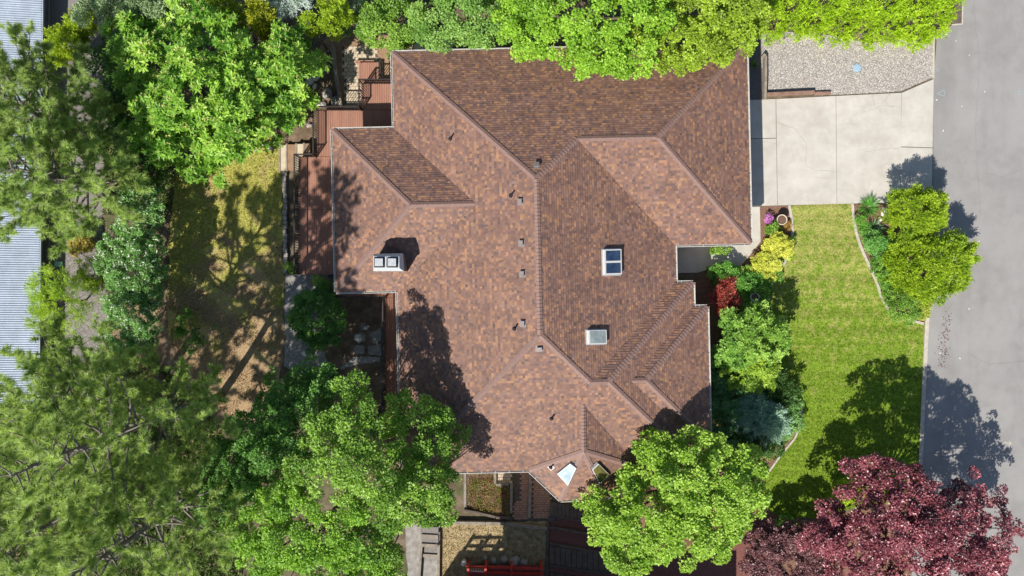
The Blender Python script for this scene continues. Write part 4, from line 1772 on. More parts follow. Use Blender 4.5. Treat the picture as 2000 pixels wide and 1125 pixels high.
plant('maple_tree', 'tall green maple overhanging the middle of the north eave', 'tree',
      [(1030, 25, 55, 6.2), (1000, 65, 38, 5.2), (1100, 76, 50, 6.6), (1128, 113, 27, 6), (1185, 86, 55, 7), (1182, 124, 26, 6), (1240, 99, 42, 6.6), (1222, 45, 70, 7.6), (1105, 20, 62, 7),
       (1160, 30, 60, 7.4), (1050, 76, 25, 5.4), (1235, 126, 20, 5.9), (1150, -50, 70, 7), (1230, -50, 70, 7)], S(MAPLE, pal=[(.07, .16, .012), (.14, .27, .02), (.23, .38, .035), (.32, .47, .07)]), .24)
plant('maple_tree', 'yellow-green maple overhanging the roof corner beside the gravel lot', 'tree',
      [(1300, 55, 62, 6.4), (1312, 103, 36, 6), (1325, 126, 20, 5.6), (1368, 76, 52, 5.8), (1425, 55, 48, 5.2), (1475, 45, 34, 4.6), (1360, 15, 60, 6.2), (1430, 5, 52, 5.4), (1295, 111, 24, 5.6),
       (1410, 79, 28, 5), (1350, -60, 70, 6)], S(MAPLE, pal=[(.10, .15, .015), (.17, .25, .02), (.25, .36, .03), (.34, .44, .06)]), .2)
plant('broadleaf_tree', 'light green tree behind the house left of the tall maple, above the dark eave gap', 'tree',
      [(850, 35, 52, 5), (905, 30, 48, 5.2), (955, 35, 46, 5.2), (930, 70, 28, 4.4), (985, 20, 40, 5), (880, 72, 26, 4.2), (968, 76, 18, 4), (900, -40, 60, 5.2)], S(BROAD, pal=[(.07, .15, .025), (.12, .23, .04), (.2, .33, .075), (.30, .43, .13)]), .2)
plant('laurel_shrub', 'bright green leafy shrub above the brown soil by the paved patio', 'shrub',
      [(760, 35, 48, 2.4), (735, 62, 26, 2), (790, 70, 26, 1.8), (775, 85, 16, 1.2), (800, 40, 36, 2.2), (765, -30, 50, 2.6)], S(BROAD, L=.145, pal=G_BRIGHT), .1)
plant('leafy_shrub', 'low pale green shrub at the edge of the brown soil below the conifers', 'shrub',
      [(690, 50, 22, 1.3), (715, 60, 14, 1), (665, 55, 16, 1.4), (705, 30, 22, 1.6)], S(SHRUB, pal=G_GREYISH), .06)
for i, (x, y, r, z, lab) in enumerate([(600, 45, 19, 4.6, 'yellow-green columnar conifer right beside the smaller chestnut tree'), (640, 42, 18, 4.8, 'yellow-green columnar conifer second along the row from the smaller chestnut tree'),
                                       (672, 22, 18, 4.6, 'yellow-green columnar conifer at the patio end of the row'), (640, 5, 18, 4.6, 'yellow-green columnar conifer at the top edge behind its row')]):
    plant('columnar_conifer', lab, 'conifer', [(x, y, r * .66, z), (x + 5, y + 9, r * .78, z - 1.1), (x + 11, y + 18, r * .8, z - 2.3), (x - 3, y - 8, r * .42, z + .9)], S(SPRAY, rise=1.0, pal=[(.10, .17, .01), (.18, .27, .015), (.28, .38, .025), (.38, .48, .05)]), .08, group='columnar conifers by the patio')
plant('columnar_conifer', 'dark rimmed columnar conifer leaning over the chestnut tree at the top edge', 'conifer', [(430, 15, 26, 5), (455, 35, 22, 4), (475, 50, 18, 3.2), (412, -15, 26, 5.6)], S(SPRAY, rise=.9, pal=[(.09, .15, .012), (.16, .24, .016), (.25, .35, .025), (.34, .44, .05)]), .1)
plant('columnar_conifer', 'golden tipped columnar conifer between the blue spruce and the chestnut tree', 'conifer', [(508, 35, 22, 4.6), (520, 55, 20, 3.6), (530, 70, 16, 2.6), (498, 15, 16, 5.4)], S(SPRAY, rise=.9, pal=[(.12, .15, .01), (.22, .25, .015), (.33, .36, .025), (.42, .44, .05)]), .1)
plant('blue_spruce', 'silvery blue spruce at the top edge of the yard', 'conifer', [(548, 2, 30, 4), (530, 10, 16, 3.4), (566, 12, 16, 3.2), (545, -25, 30, 4.4), (590, 0, 14, 3)], S(FEATHER, pal=[(.16, .22, .22), (.26, .33, .33), (.38, .45, .46), (.5, .57, .58)]), .1)
plant('olive_tree', 'grey-green tree at the top left edge above the chestnut tree', 'tree',
      [(235, 22, 46, 3.8), (290, 14, 40, 4), (340, 20, 42, 4), (190, 35, 34, 2.8), (300, -30, 60, 4)], S(BROAD, L=.13, pal=G_GREYISH), .14)
plant('mugo_shrub', 'yellow-green conifer shrub beside the grey gravel near the metal roof', 'shrub', [(135, 85, 32, 1.8), (120, 105, 22, 1.4), (160, 60, 24, 1.6), (175, 45, 20, 1.6)], S(SPRAY, pal=[(.11, .17, .01), (.2, .28, .015), (.3, .4, .025), (.4, .5, .05)]), .08)
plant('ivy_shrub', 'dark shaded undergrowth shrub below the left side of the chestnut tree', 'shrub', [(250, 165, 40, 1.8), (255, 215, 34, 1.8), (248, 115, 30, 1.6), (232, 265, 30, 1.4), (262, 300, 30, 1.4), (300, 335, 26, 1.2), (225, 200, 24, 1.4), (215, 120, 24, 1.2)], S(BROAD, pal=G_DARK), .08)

# the white flowering hedge and what grows near it
HEDGE = [('upper white flowering lilac beside the tall pine, over the dark hedge shadow', [(275, 395, 38, 3.0), (292, 425, 26, 2.6), (262, 440, 30, 2.8)]),
         ('middle white flowering lilac, lying fullest over the back lawn edge', [(235, 500, 40, 2.8), (275, 490, 40, 3.0), (262, 540, 48, 3.2), (300, 530, 24, 2.4), (295, 570, 24, 2.4)]),
         ('lower white flowering lilac next to the pine branches', [(245, 600, 38, 2.8), (275, 625, 38, 2.9), (240, 650, 34, 2.6), (282, 665, 26, 2.4)])]
for lab, lb in HEDGE:
    t, c, d, rg = plant('lilac_bush', lab, 'shrub', lb, S(SHRUB, L=.10, pal=[(.05, .13, .03), (.10, .22, .05), (.17, .32, .09), (.26, .42, .15)]), .08, group='white flowering hedge')
    candles(c, d, rg, t, .016, [(.72, .76, .66), (.62, .70, .52)], L=.06, nleaf=5)
plant('larch_tree', 'lime green young larch with feathery branches against the metal roof', 'tree',
      [(105, 560, 32, 3), (120, 590, 40, 3.4), (95, 600, 32, 3), (88, 545, 16, 2.6), (78, 625, 16, 2.4), (150, 580, 28, 2.8), (170, 575, 16, 2.4), (110, 630, 24, 2.6), (112, 540, 16, 2.4), (140, 610, 24, 2.8), (62, 555, 9, 2.4), (62, 600, 9, 2.4)],
      S(SPRAY, rise=.15, L=.17, w=.16, hole=.34, shoot=.42, u=24, rb=.22, wave=1.4, pal=[(.10, .19, .012), (.18, .29, .018), (.27, .39, .03), (.35, .46, .06)]), .07)
plant('juniper_shrub', 'small dark green shrub in the grey gravel beside the white hedge', 'shrub', [(178, 535, 22, 1.2), (188, 548, 16, 1)], S(SPRAY, L=.11, pal=[(.06, .11, .01), (.11, .18, .015), (.18, .27, .02), (.25, .34, .04)]), .05)
plant('azalea_shrub', 'orange and yellow flowering shrub in the grey gravel below the pine', 'shrub', [(155, 470, 20, .8), (170, 480, 14, .7), (148, 482, 13, .7)], S(FINE, L=.10, pal=[(.17, .20, .03), (.28, .27, .06), (.40, .33, .10), (.46, .28, .12)]), .04)
plant('self_sown_shrub', 'dark green straggly shrub on the needle covered soil at the lawn edge', 'shrub', [(375, 630, 22, 1.2), (355, 648, 16, 1), (398, 655, 15, .9), (380, 672, 15, .9), (365, 610, 12, .9)], S(SHRUB, hole=.45, wave=2.2, pal=[(.03, .085, .013), (.06, .15, .022), (.11, .23, .04), (.2, .34, .07)]), .05)
t, c, d, rg = plant('rhododendron', 'round dark green rhododendron standing alone in the courtyard below the deck', 'shrub',
                    [(625, 620, 44, 2.2), (605, 600, 26, 1.9), (640, 595, 26, 2), (610, 650, 30, 1.9), (645, 645, 26, 1.8), (600, 625, 24, 1.7), (625, 672, 20, 1.4), (632, 575, 16, 1.7)], S(RHODO, pal=[(.022, .065, .012), (.045, .12, .02), (.09, .20, .03), (.16, .30, .055)]), .12)
plant('leafy_shrub', 'small bright leafy shrub growing at the deck end below the house corner', 'shrub', [(628, 556, 12, .8), (618, 548, 9, .7), (640, 560, 9, .6)], S(SHRUB, pal=G_BRIGHT), .04)
plant('fern', 'small green plant on the stones at the foot of the deck railing', 'plant', [(566, 522, 8, .35), (570, 528, 6, .3)], S(SHRUB, L=.09, pal=G_BRIGHT), .02)
plant('fern', 'small green plant among stones above the timber steps', 'plant', [(541, 278, 9, .4), (538, 272, 6, .35)], S(SHRUB, L=.09, pal=G_MID), .02)

# the grove at the south-west
plant('birch_tree', 'tall bright green tree at the lower left, upright crown ending beside the courtyard', 'tree',
      [(690, 775, 34, 8.6), (682, 810, 38, 8.8), (715, 850, 42, 9.4), (655, 850, 40, 9), (640, 890, 44, 9.4), (690, 905, 46, 10), (600, 905, 42, 9), (650, 940, 46, 9.6), (720, 930, 40, 9.6)], S(BROAD, L=.145, pal=G_BRIGHT), .2)
plant('birch_tree', 'bright green tree overhanging the south-west roof corner with two tufts over the eave', 'tree',
      [(790, 790, 22, 5.7), (830, 832, 42, 6.3), (862, 820, 22, 5.7), (800, 870, 46, 6.7), (855, 868, 42, 6.3), (780, 915, 44, 7.1), (835, 905, 40, 6.3), (770, 830, 26, 5.9), (882, 850, 18, 5.1)], S(BROAD, L=.145, pal=[(.06, .14, .018), (.12, .23, .03), (.2, .34, .05), (.30, .45, .085)]), .2)
plant('birch_tree', 'bright green tree reaching toward the timber steps and the raised bed', 'tree',
      [(780, 970, 46, 8.2), (840, 955, 44, 7.6), (872, 975, 26, 7), (848, 992, 34, 7.2), (790, 1005, 42, 7.8), (740, 1000, 40, 8.2), (878, 930, 20, 7), (752, 1060, 34, 7.6), (725, 1055, 38, 7.8), (755, 1098, 28, 7)], S(BROAD, L=.145, pal=G_BRIGHT), .2)
plant('birch_tree', 'broad bright green tree along the bottom edge between the pines and the timber steps', 'tree',
      [(560, 985, 46, 8.4), (600, 1010, 46, 8.8), (520, 1010, 42, 7.6), (560, 1060, 50, 8.4), (640, 1040, 48, 8.8), (690, 1020, 40, 8.8), (620, 1095, 50, 8.4), (690, 1085, 46, 8.4), (510, 1080, 44, 7.4), (470, 1040, 36, 6.4), (740, 1110, 40, 7.6), (570, 1125, 46, 8), (650, 1140, 46, 8)], S(BROAD, L=.145, pal=[(.055, .135, .014), (.12, .24, .022), (.2, .35, .04), (.29, .45, .07)]), .22)
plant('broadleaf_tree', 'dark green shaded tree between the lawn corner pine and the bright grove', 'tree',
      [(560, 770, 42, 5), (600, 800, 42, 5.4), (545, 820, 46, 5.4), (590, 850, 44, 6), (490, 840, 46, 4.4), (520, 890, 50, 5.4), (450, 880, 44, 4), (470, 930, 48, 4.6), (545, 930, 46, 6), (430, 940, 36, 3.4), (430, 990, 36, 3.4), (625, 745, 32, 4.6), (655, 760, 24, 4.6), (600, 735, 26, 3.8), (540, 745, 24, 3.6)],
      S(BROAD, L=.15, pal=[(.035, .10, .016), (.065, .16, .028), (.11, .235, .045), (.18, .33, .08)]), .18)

# front garden
plant('maple_tree', 'lime green maple at the south-east corner of the house, covering the bay', 'tree',
      [(1162, 985, 30, 4.6), (1200, 1025, 42, 5), (1222, 1078, 38, 4.6), (1255, 1000, 52, 5.8), (1242, 935, 30, 5), (1290, 892, 36, 5.4), (1345, 890, 42, 5.6), (1340, 950, 58, 6.2), (1405, 905, 46, 5.8),
       (1452, 905, 32, 5.2), (1428, 968, 52, 5.8), (1400, 1020, 50, 5.4), (1330, 1035, 54, 5.8), (1388, 1062, 26, 4.6), (1282, 1062, 42, 5), (1462, 960, 30, 5.2), (1460, 1000, 24, 4.8), (1215, 965, 26, 5), (1180, 1010, 26, 4.8), (1240, 1100, 20, 4.2), (1270, 865, 18, 4.8)], LIME, .22)
plant('purple_maple', 'large purple-leaved maple in the lower right corner beside the road', 'tree',
      [(1672, 925, 30, 4.8), (1732, 928, 42, 5.4), (1790, 960, 42, 5.6), (1692, 978, 38, 5), (1618, 1000, 28, 4), (1612, 1045, 38, 4.2), (1660, 1048, 52, 5), (1740, 1020, 58, 6), (1828, 1010, 58, 6), (1898, 950, 24, 4.6),
       (1942, 972, 17, 4), (1880, 1020, 46, 5.2), (1938, 1050, 40, 4.6), (1978, 1032, 14, 3.8), (1700, 1098, 56, 5), (1780, 1088, 58, 5.6), (1862, 1090, 56, 5.2), (1930, 1102, 40, 4.4), (1870, 975, 24, 4.8), (1650, 1110, 40, 4.4), (1800, 1150, 60, 5.4), (1955, 1010, 14, 4.2)],
      S(MAPLE, pal=PURPLE, L=.13, hole=.28, u=215, rb=.34), .22, mat=M_PURPLE)
plant('smoke_bush', 'dull purple smoke bush between the purple maple and the lime green maple', 'shrub',
      [(1510, 1065, 40, 1.9), (1560, 1060, 42, 2.1), (1540, 1105, 46, 2), (1490, 1105, 34, 1.7), (1590, 1105, 36, 1.9), (1485, 1045, 22, 1.5)], S(SHRUB, pal=SMOKE, L=.11, hole=.16), .09, mat=M_PURPLE)
plant('groundcover_shrub', 'small bright green plant in the shade between smoke bush and lawn', 'shrub', [(1535, 1026, 18, .6), (1518, 1034, 12, .5)], S(SHRUB, pal=G_MID), .03)
plant('groundcover_shrub', 'yellow-green low shrub at the lawn edge under the purple maple', 'shrub', [(1645, 965, 22, .7), (1630, 985, 14, .5), (1665, 950, 14, .6)], S(SHRUB, pal=G_YELLOW), .03)
CYP = [(.075, .15, .010), (.16, .255, .015), (.27, .375, .022), (.40, .50, .045)]
plant('cypress_shrub', 'yellow-green false cypress next to the driveway and the road', 'shrub',
      [(1766, 402, 32, 2.0), (1798, 412, 36, 2.4), (1765, 432, 30, 1.8), (1790, 440, 30, 1.7), (1820, 400, 20, 1.9), (1742, 428, 14, 1.2), (1822, 426, 18, 1.7), (1755, 390, 16, 1.8), (1795, 393, 24, 2.3)], S(SPRAY, pal=CYP), .09)
plant('cypress_shrub', 'largest yellow-green false cypress, spreading over the kerb onto the road', 'shrub',
      [(1768, 512, 36, 1.3), (1815, 498, 36, 1.9), (1850, 508, 38, 2.1), (1878, 500, 22, 1.8), (1800, 535, 44, 1.6), (1850, 545, 32, 1.5), (1762, 550, 28, 1.0), (1740, 512, 16, .8), (1882, 480, 14, 1.7), (1812, 565, 24, 1), (1852, 478, 20, 2.1), (1830, 476, 14, 2.0)], S(SPRAY, pal=CYP), .09)
plant('spreading_shrub', 'bright green low shrub at the street end of the edged bed', 'shrub', [(1765, 590, 30, .6), (1745, 572, 20, .5), (1775, 608, 16, .5)], S(SHRUB, pal=G_BRIGHT), .04)
plant('spreading_shrub', 'olive yellow low shrub against the kerb at the bed corner', 'shrub', [(1800, 592, 18, .5), (1803, 612, 12, .4), (1795, 575, 14, .5)], S(SHRUB, pal=[(.12, .16, .02), (.2, .25, .03), (.3, .36, .06), (.38, .43, .1)]), .04)
plant('perennial_clump', 'round deep green clump in the edged bed below the daylily', 'plant', [(1680, 440, 14, .35)], S(SHRUB, L=.12, w=.2, pal=[(.03, .13, .01), (.06, .22, .015), (.11, .31, .025), (.18, .4, .04)]), .02)
plant('perennial_clump', 'leafy green clump beside the false cypress, with pale leaf tips', 'plant', [(1708, 478, 22, .5), (1722, 492, 18, .5), (1702, 466, 14, .4), (1728, 478, 14, .5)], S(SHRUB, pal=[(.04, .13, .02), (.09, .23, .04), (.17, .35, .08), (.3, .48, .18)]), .02)
plant('perennial_clump', 'leafy green clump lower down the edged bed next to the largest false cypress', 'plant', [(1722, 520, 18, .45), (1735, 540, 16, .4), (1730, 560, 14, .4)], S(SHRUB, pal=G_MID), .02)
plant('gold_shrub', 'golden yellow shrub nearest the clay planter on the front walk', 'shrub', [(1512, 478, 18, .75), (1528, 480, 14, .65), (1500, 484, 14, .65), (1520, 466, 14, .65), (1534, 492, 10, .5), (1512, 462, 10, .6), (1540, 474, 8, .45)], FINE, .04)
plant('gold_shrub', 'lower golden yellow shrub next to the walk corner', 'shrub', [(1502, 506, 17, .7), (1488, 502, 12, .6), (1510, 518, 13, .6), (1480, 522, 15, .6), (1494, 532, 13, .5), (1466, 530, 11, .5), (1505, 540, 10, .45)], S(FINE, pal=[(.20, .25, .022), (.36, .40, .05), (.50, .52, .10), (.59, .59, .17)]), .04)
plant('leafy_shrub', 'small bright green shrub touching the clay planter', 'shrub', [(1510, 446, 12, .5), (1502, 452, 9, .4), (1518, 452, 8, .4)], S(SHRUB, pal=G_BRIGHT), .03)
plant('flowering_plant', 'purple flowering plant beside the clay planter', 'plant', [(1503, 427, 7, .4), (1500, 433, 5, .35)], S(FINE, L=.06, pal=[(.22, .08, .26), (.40, .15, .45), (.55, .25, .58), (.65, .4, .66)]), .02)
plant('flowering_plant', 'orange leaved plant on the lawn side of the clay planter', 'plant', [(1537, 444, 7, .25), (1540, 436, 5, .2)], S(FINE, L=.06, pal=[(.16, .10, .02), (.26, .16, .035), (.34, .20, .05), (.30, .30, .08)]), .02)
plant('leafy_shrub', 'narrow strip of green plants under the garage eave', 'plant', [(1392, 490, 7, .3), (1404, 490, 7, .3), (1416, 490, 6, .3), (1400, 488, 6, .3)], S(SHRUB, pal=G_BRIGHT), .02)
plant('leafy_shrub', 'spreading green shrub between the red maple and the walk', 'shrub', [(1415, 540, 18, .8), (1435, 548, 20, .8), (1455, 550, 18, .7), (1395, 530, 12, .6), (1470, 545, 14, .6), (1430, 565, 14, .6)], S(SHRUB, pal=[(.04, .12, .015), (.08, .21, .025), (.15, .32, .05), (.25, .44, .1)]), .04)
plant('leafy_shrub', 'bright green low shrub around the small round birdbath', 'shrub', [(1465, 558, 14, .45), (1485, 572, 12, .4), (1450, 590, 12, .4), (1480, 592, 12, .4), (1470, 602, 12, .4), (1490, 556, 10, .4)], S(SHRUB, pal=G_BRIGHT), .03)
plant('japanese_maple', 'small red feathery maple in the bed against the house corner', 'shrub', [(1412, 585, 21, 1.3), (1418, 558, 15, 1.3), (1410, 606, 13, 1.0), (1428, 585, 11, 1.0), (1404, 572, 11, 1.3), (1420, 548, 8, 1.1), (1432, 598, 8, .9), (1400, 596, 10, 1.1)], S(SPRAY, rise=.1, L=.13, w=.22, pal=REDMAPLE), .05, mat=M_PURPLE)
plant('rhododendron', 'large glossy rhododendron with pale new leaves at the lawn edge', 'shrub', [(1480, 655, 44, 2.5), (1505, 640, 26, 2.1), (1465, 680, 34, 2.4), (1510, 665, 24, 2.1), (1480, 628, 26, 2.1), (1495, 690, 24, 2.1)], S(RHODO, pal=[(.07, .15, .018), (.13, .25, .03), (.24, .38, .06), (.40, .52, .14)]), .1)
plant('rhododendron', 'glossy green rhododendron between the wall and the larger one', 'shrub', [(1440, 660, 26, 2.4), (1425, 680, 24, 2.2), (1448, 695, 28, 2.4), (1412, 700, 22, 2.1), (1432, 625, 18, 1.9)], S(RHODO, pal=[(.045, .12, .016), (.09, .20, .028), (.18, .33, .05), (.3, .45, .1)]), .1)
plant('rhododendron', 'yellow-tipped shrub below the large glossy rhododendron', 'shrub', [(1450, 725, 28, 2.1), (1475, 712, 26, 2.1), (1485, 735, 22, 1.9), (1425, 725, 20, 2.1), (1465, 745, 20, 1.8)], S(RHODO, pal=[(.07, .14, .012), (.14, .24, .02), (.26, .37, .04), (.40, .49, .08)]), .1)
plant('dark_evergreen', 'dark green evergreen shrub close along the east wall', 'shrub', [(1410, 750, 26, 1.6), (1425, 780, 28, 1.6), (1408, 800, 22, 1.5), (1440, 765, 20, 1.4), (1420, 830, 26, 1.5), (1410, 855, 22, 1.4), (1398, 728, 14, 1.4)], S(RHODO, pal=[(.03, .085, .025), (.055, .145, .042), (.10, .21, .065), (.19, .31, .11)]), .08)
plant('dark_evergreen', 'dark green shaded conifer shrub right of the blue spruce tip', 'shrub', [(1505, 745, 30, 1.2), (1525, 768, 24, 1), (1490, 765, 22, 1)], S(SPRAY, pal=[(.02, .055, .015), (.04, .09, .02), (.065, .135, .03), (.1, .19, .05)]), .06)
plant('blue_spruce', 'grey-blue weeping spruce in the bed below the house wall', 'conifer', [(1465, 800, 26, 1.7), (1490, 815, 28, 1.6), (1510, 830, 22, 1.2), (1450, 815, 20, 1.5), (1475, 835, 24, 1.4), (1460, 785, 14, 1.5)], S(FEATHER, pal=[(.08, .16, .12), (.16, .26, .20), (.28, .40, .32), (.42, .55, .46)]), .07)
plant('spirea_shrub', 'light green small leaved shrub at the lawn edge beside the blue spruce', 'shrub', [(1538, 795, 20, .9), (1545, 818, 18, .8), (1535, 838, 18, .7), (1522, 850, 14, .6), (1525, 812, 12, .8)], S(SHRUB, pal=[(.06, .14, .03), (.12, .24, .06), (.2, .35, .11), (.32, .47, .2)], hole=.12), .05)
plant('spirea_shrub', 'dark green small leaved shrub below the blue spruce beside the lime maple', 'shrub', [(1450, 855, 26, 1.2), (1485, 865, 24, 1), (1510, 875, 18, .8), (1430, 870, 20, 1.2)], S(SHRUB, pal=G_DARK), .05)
plant('juniper_hedge', 'clipped lime yellow juniper hedge along the top of the gravel lot', 'hedge',
      [(1505, 42, 30, 1), (1545, 40, 36, 1.1), (1590, 38, 36, 1.1), (1640, 46, 36, 1.1), (1685, 52, 36, 1.1), (1730, 52, 36, 1.2), (1775, 50, 36, 1.2), (1812, 42, 34, 1.2), (1835, 20, 30, 1.2),
       (1500, 5, 34, 1.2), (1550, 0, 40, 1.2), (1610, 5, 40, 1.2), (1670, 8, 40, 1.2), (1730, 5, 40, 1.3), (1790, 5, 40, 1.3), (1840, -10, 28, 1.2), (1700, 68, 22, .8), (1790, 70, 20, .7), (1620, 62, 20, .7), (1560, 58, 18, .7), (1505, 60, 14, .6)],
      S(SPRAY, u=22, pal=[(.13, .22, .008), (.22, .34, .012), (.32, .46, .022), (.44, .55, .045)]), .06)
plant('leafy_shrub', 'bright green shrub filling the bed between the walk and the gold shrubs', 'shrub', [(1440, 535, 13, .6), (1455, 530, 10, .5), (1425, 528, 10, .5), (1468, 560, 11, .5), (1448, 572, 12, .5), (1440, 600, 12, .5), (1452, 612, 12, .5), (1438, 618, 10, .5)], S(SHRUB, pal=G_BRIGHT), .03)
plant('leafy_shrub', 'mid green low shrub at the lawn kerb below the gold shrubs', 'shrub', [(1500, 545, 10, .35), (1492, 558, 10, .35), (1488, 590, 11, .4), (1482, 606, 10, .4), (1512, 536, 8, .3), (1530, 500, 7, .3), (1545, 468, 6, .25)], S(SHRUB, pal=[(.05, .14, .015), (.10, .23, .03), (.18, .34, .055), (.27, .43, .1)]), .02)
# low leaves covering the soil of the house bed
gp = pxpoly([(1388, 535), (1470, 525), (1500, 560), (1478, 640), (1500, 715), (1545, 775), (1558, 812), (1548, 850), (1505, 890), (1490, 940), (1400, 900), (1392, 700), (1420, 620), (1395, 560)])
X, Y = scatter(gp, 900, rng)
rg = np.random.default_rng(18)
N = len(X) * 26
Cn = np.repeat(np.stack([X, Y, np.full(len(X), .16)], 1), 26, 0) + rg.normal(size=(N, 3)) * np.array([.13, .13, .06])
Vv, Ff = leaf_arrays(Cn, unit(rg.normal(size=(N, 3)) + np.array([0, 0, .2])), unit(rg.normal(size=(N, 3)) * .4 + np.array([0, 0, 1.])), np.full(N, .10) * rg.uniform(.6, 1.2, N), np.full(N, .06))
gc = np.array(G_MID) * 1.3
cl_ = np.repeat(rg.random(len(X)), 26) * .6 + rg.random(N) * .4
ci = np.minimum((cl_ * 3).astype(int), 2)
cf = (cl_ * 3 - ci)[:, None]
tag(link('ground_cover', np_mesh('ground_cover', Vv, Ff, M_LEAF, np.repeat(gc[ci] * (1 - cf) + gc[ci + 1] * cf, 4, 0)), None, kind='stuff'), 'low green leaves covering the soil between the shrubs along the east wall', 'ground cover')
# bare twigs in the hedge
t = thing('bare_shrub', 'grey leafless twigs showing through the juniper hedge', 'shrub', P(1680, 20))
mb = MB()
rr = random.Random(9)
for cx, cy in ((1725, 15), (1700, 22), (1650, 18), (1600, 14)):
    b = P(cx, cy, .6)
    for k in range(12):
        a = rr.uniform(0, 6.28)
        L = rr.uniform(.6, 1.5)
        p, q = b, []
        q.append(b)
        dr = Vector((math.cos(a), math.sin(a) * .7, .75))
        for i in range(4):
            dr = (dr + Vector((rr.uniform(-.3, .3), rr.uniform(-.3, .3), rr.uniform(-.2, .1)))).normalized()
            q.append(q[-1] + dr * L / 4)
            if i:
                s = q[-1]
                mb.tube([s, s + (dr + Vector((rr.uniform(-.8, .8), rr.uniform(-.8, .8), .1))) * .3], [.007, .003], 3, cap=False)
        mb.tube(q, [.016, .013, .01, .008, .004], 4, cap=False)
mb.build('twigs', plain('dead_twig', (.36, .33, .29), .9, .1, bmp=0), t)


def blades(name, label, cat, px, py, rad, n, hgt, w, cols, seed, parent_group=None):
    """arching strap leaves from one crown"""
    rg = np.random.default_rng(seed)
    b = np.array(P(px, py))
    R = rad / PX
    a = rg.uniform(0, 6.283, n)
    r0 = R * .35 * np.sqrt(rg.random(n))
    reach = R * rg.uniform(.4, 1.0, n)
    h = hgt * rg.uniform(.6, 1.1, n)
    dr = np.stack([np.cos(a), np.sin(a), np.zeros(n)], 1)
    sd = np.stack([-np.sin(a), np.cos(a), np.zeros(n)], 1) * (w / 2)
    st = b + dr * r0[:, None] * .8
    V = []
    for s, ww in ((0, .6), (.35, 1), (.7, .8), (1, .06)):
        p = st + dr * (reach * s)[:, None] + np.array([0, 0, 1.0]) * (h * (1.9 * s - 1.25 * s * s))[:, None]
        V += [p + sd * ww, p - sd * ww]
    V = np.stack(V, 1)
    F = np.array([(0, 1, 3, 2), (2, 3, 5, 4), (4, 5, 7, 6)])
    F = (F[None] + np.arange(n)[:, None, None] * 8).reshape(-1, 4)
    cols = np.array(cols)
    c = cols[rg.integers(0, len(cols), n)] * rg.uniform(.8, 1.2, (n, 1))
    t = thing(name, label, cat, b, parent_group)
    link('leaves', np_mesh('leaves', V.reshape(-1, 3) - b, F, M_LEAF, np.repeat(c, 8, 0)), t)


blades('daylily', 'daylily with arching green strap leaves next to the driveway', 'plant', 1693, 406, 24, 170, .6, .03, [(.06, .22, .02), (.11, .32, .04), (.2, .42, .1)], 3)
blades('iris_clump', 'grey-green sword leaved iris clump beside the round green clump', 'plant', 1706, 444, 18, 60, .55, .045, [(.16, .27, .15), (.25, .36, .24), (.10, .2, .08)], 4)
blades('fern', 'shaded fern on the north side of the garage by the timber wall', 'plant', 1472, 127, 9, 40, .3, .05, [(.10, .2, .03), (.2, .32, .07)], 5)

# ------------------------------------------------------------------ neighbour with the metal roof (west)
nb = thing('metal_roofed_building', 'long low building with a pale corrugated metal roof at the left edge', 'building', P(20, 360, 0))
zt = 1.3
e0, e1 = P(83, -140, zt), P(74, 790, zt)
L = (e1 - e0).length
dirv = (e1 - e0).normalized()
perp = Vector((-abs(dirv.y), 0, 0)) + Vector((0, dirv.x * (1 if dirv.y < 0 else -1), 0))
perp = Vector((dirv.y, -dirv.x, 0))
if perp.x > 0:
    perp = -perp
Wd = 9.0
PITCH = .142
nr = int(L / PITCH)
prof = [(0, 0), (.34, 0), (.42, .045), (.58, .045), (.66, 0)]
vs, fs = [], []
for i in range(nr):
    for (s, h) in prof:
        p = e0 + dirv * ((i + s) * PITCH)
        for w in (0.0, Wd):
            q = p + perp * w
            vs.append((q.x, q.y, zt + h + w * .12))
m = len(vs) // 2
for i in range(m - 1):
    fs.append((2 * i, 2 * i + 1, 2 * i + 3, 2 * i + 2))
mb = MB()
mb.add(vs, fs)
mb.build('roof', M_METALROOF, nb)
mb = MB()
mb.bar(e0 + Vector((.04, 0, -.06)), e1 + Vector((.04, 0, -.06)), .07, .12)
mb.build('eave_trim', M_METALROOF, nb)
mb = MB()
a0, a1 = e0 + perp * .5, e1 + perp * .5
mb.prism([(a0.x, a0.y), (a1.x, a1.y), (a1.x - 8, a1.y), (a0.x - 8, a0.y)], 0, zt - .05)
mb.build('wall', M_DARKWALL, nb)
for y in (462, 685):
    p = P(84, y, 0)
    mb = MB()
    mb.box((p.x - .1, p.y, .5), (.75, .05, 1.0))
    mb.build('fin_wall', M_WOODDARK, nb)
ribbon('edging_strip', [(97, -40), (96, 120), (97, 430), (94, 720)], .06, .03, M_CURB, None, kind='structure')
p = P(118, 516)
mb = MB()
mb.box((p.x, p.y, .12), (.36, .3, .24))
mb.box((p.x, p.y, .25), (.40, .34, .03))
mb.solo('utility_box', M_TEAL, 'small pale green utility box set in the grey gravel', 'box', bevel=.01)

# ------------------------------------------------------------------ water meter lid in the gravel lot
p = P(1673, 133)
t = thing('meter_lid', 'round blue meter lid with studded rim in the gravel lot', 'lid', p)
mb = MB()
mb.lathe((p.x, p.y, .02), [(.25, 0), (.25, .05), (.22, .06), (.12, .065)], 16)
mb.build('lid', M_BLUELID, t)
for k in range(8):
    a = k * math.pi / 4 + .2
    mb = MB()
    mb.box((p.x + math.cos(a) * .265, p.y + math.sin(a) * .265, .055), (.06, .06, .05), a)
    mb.build('stud', M_BLUELID, t)

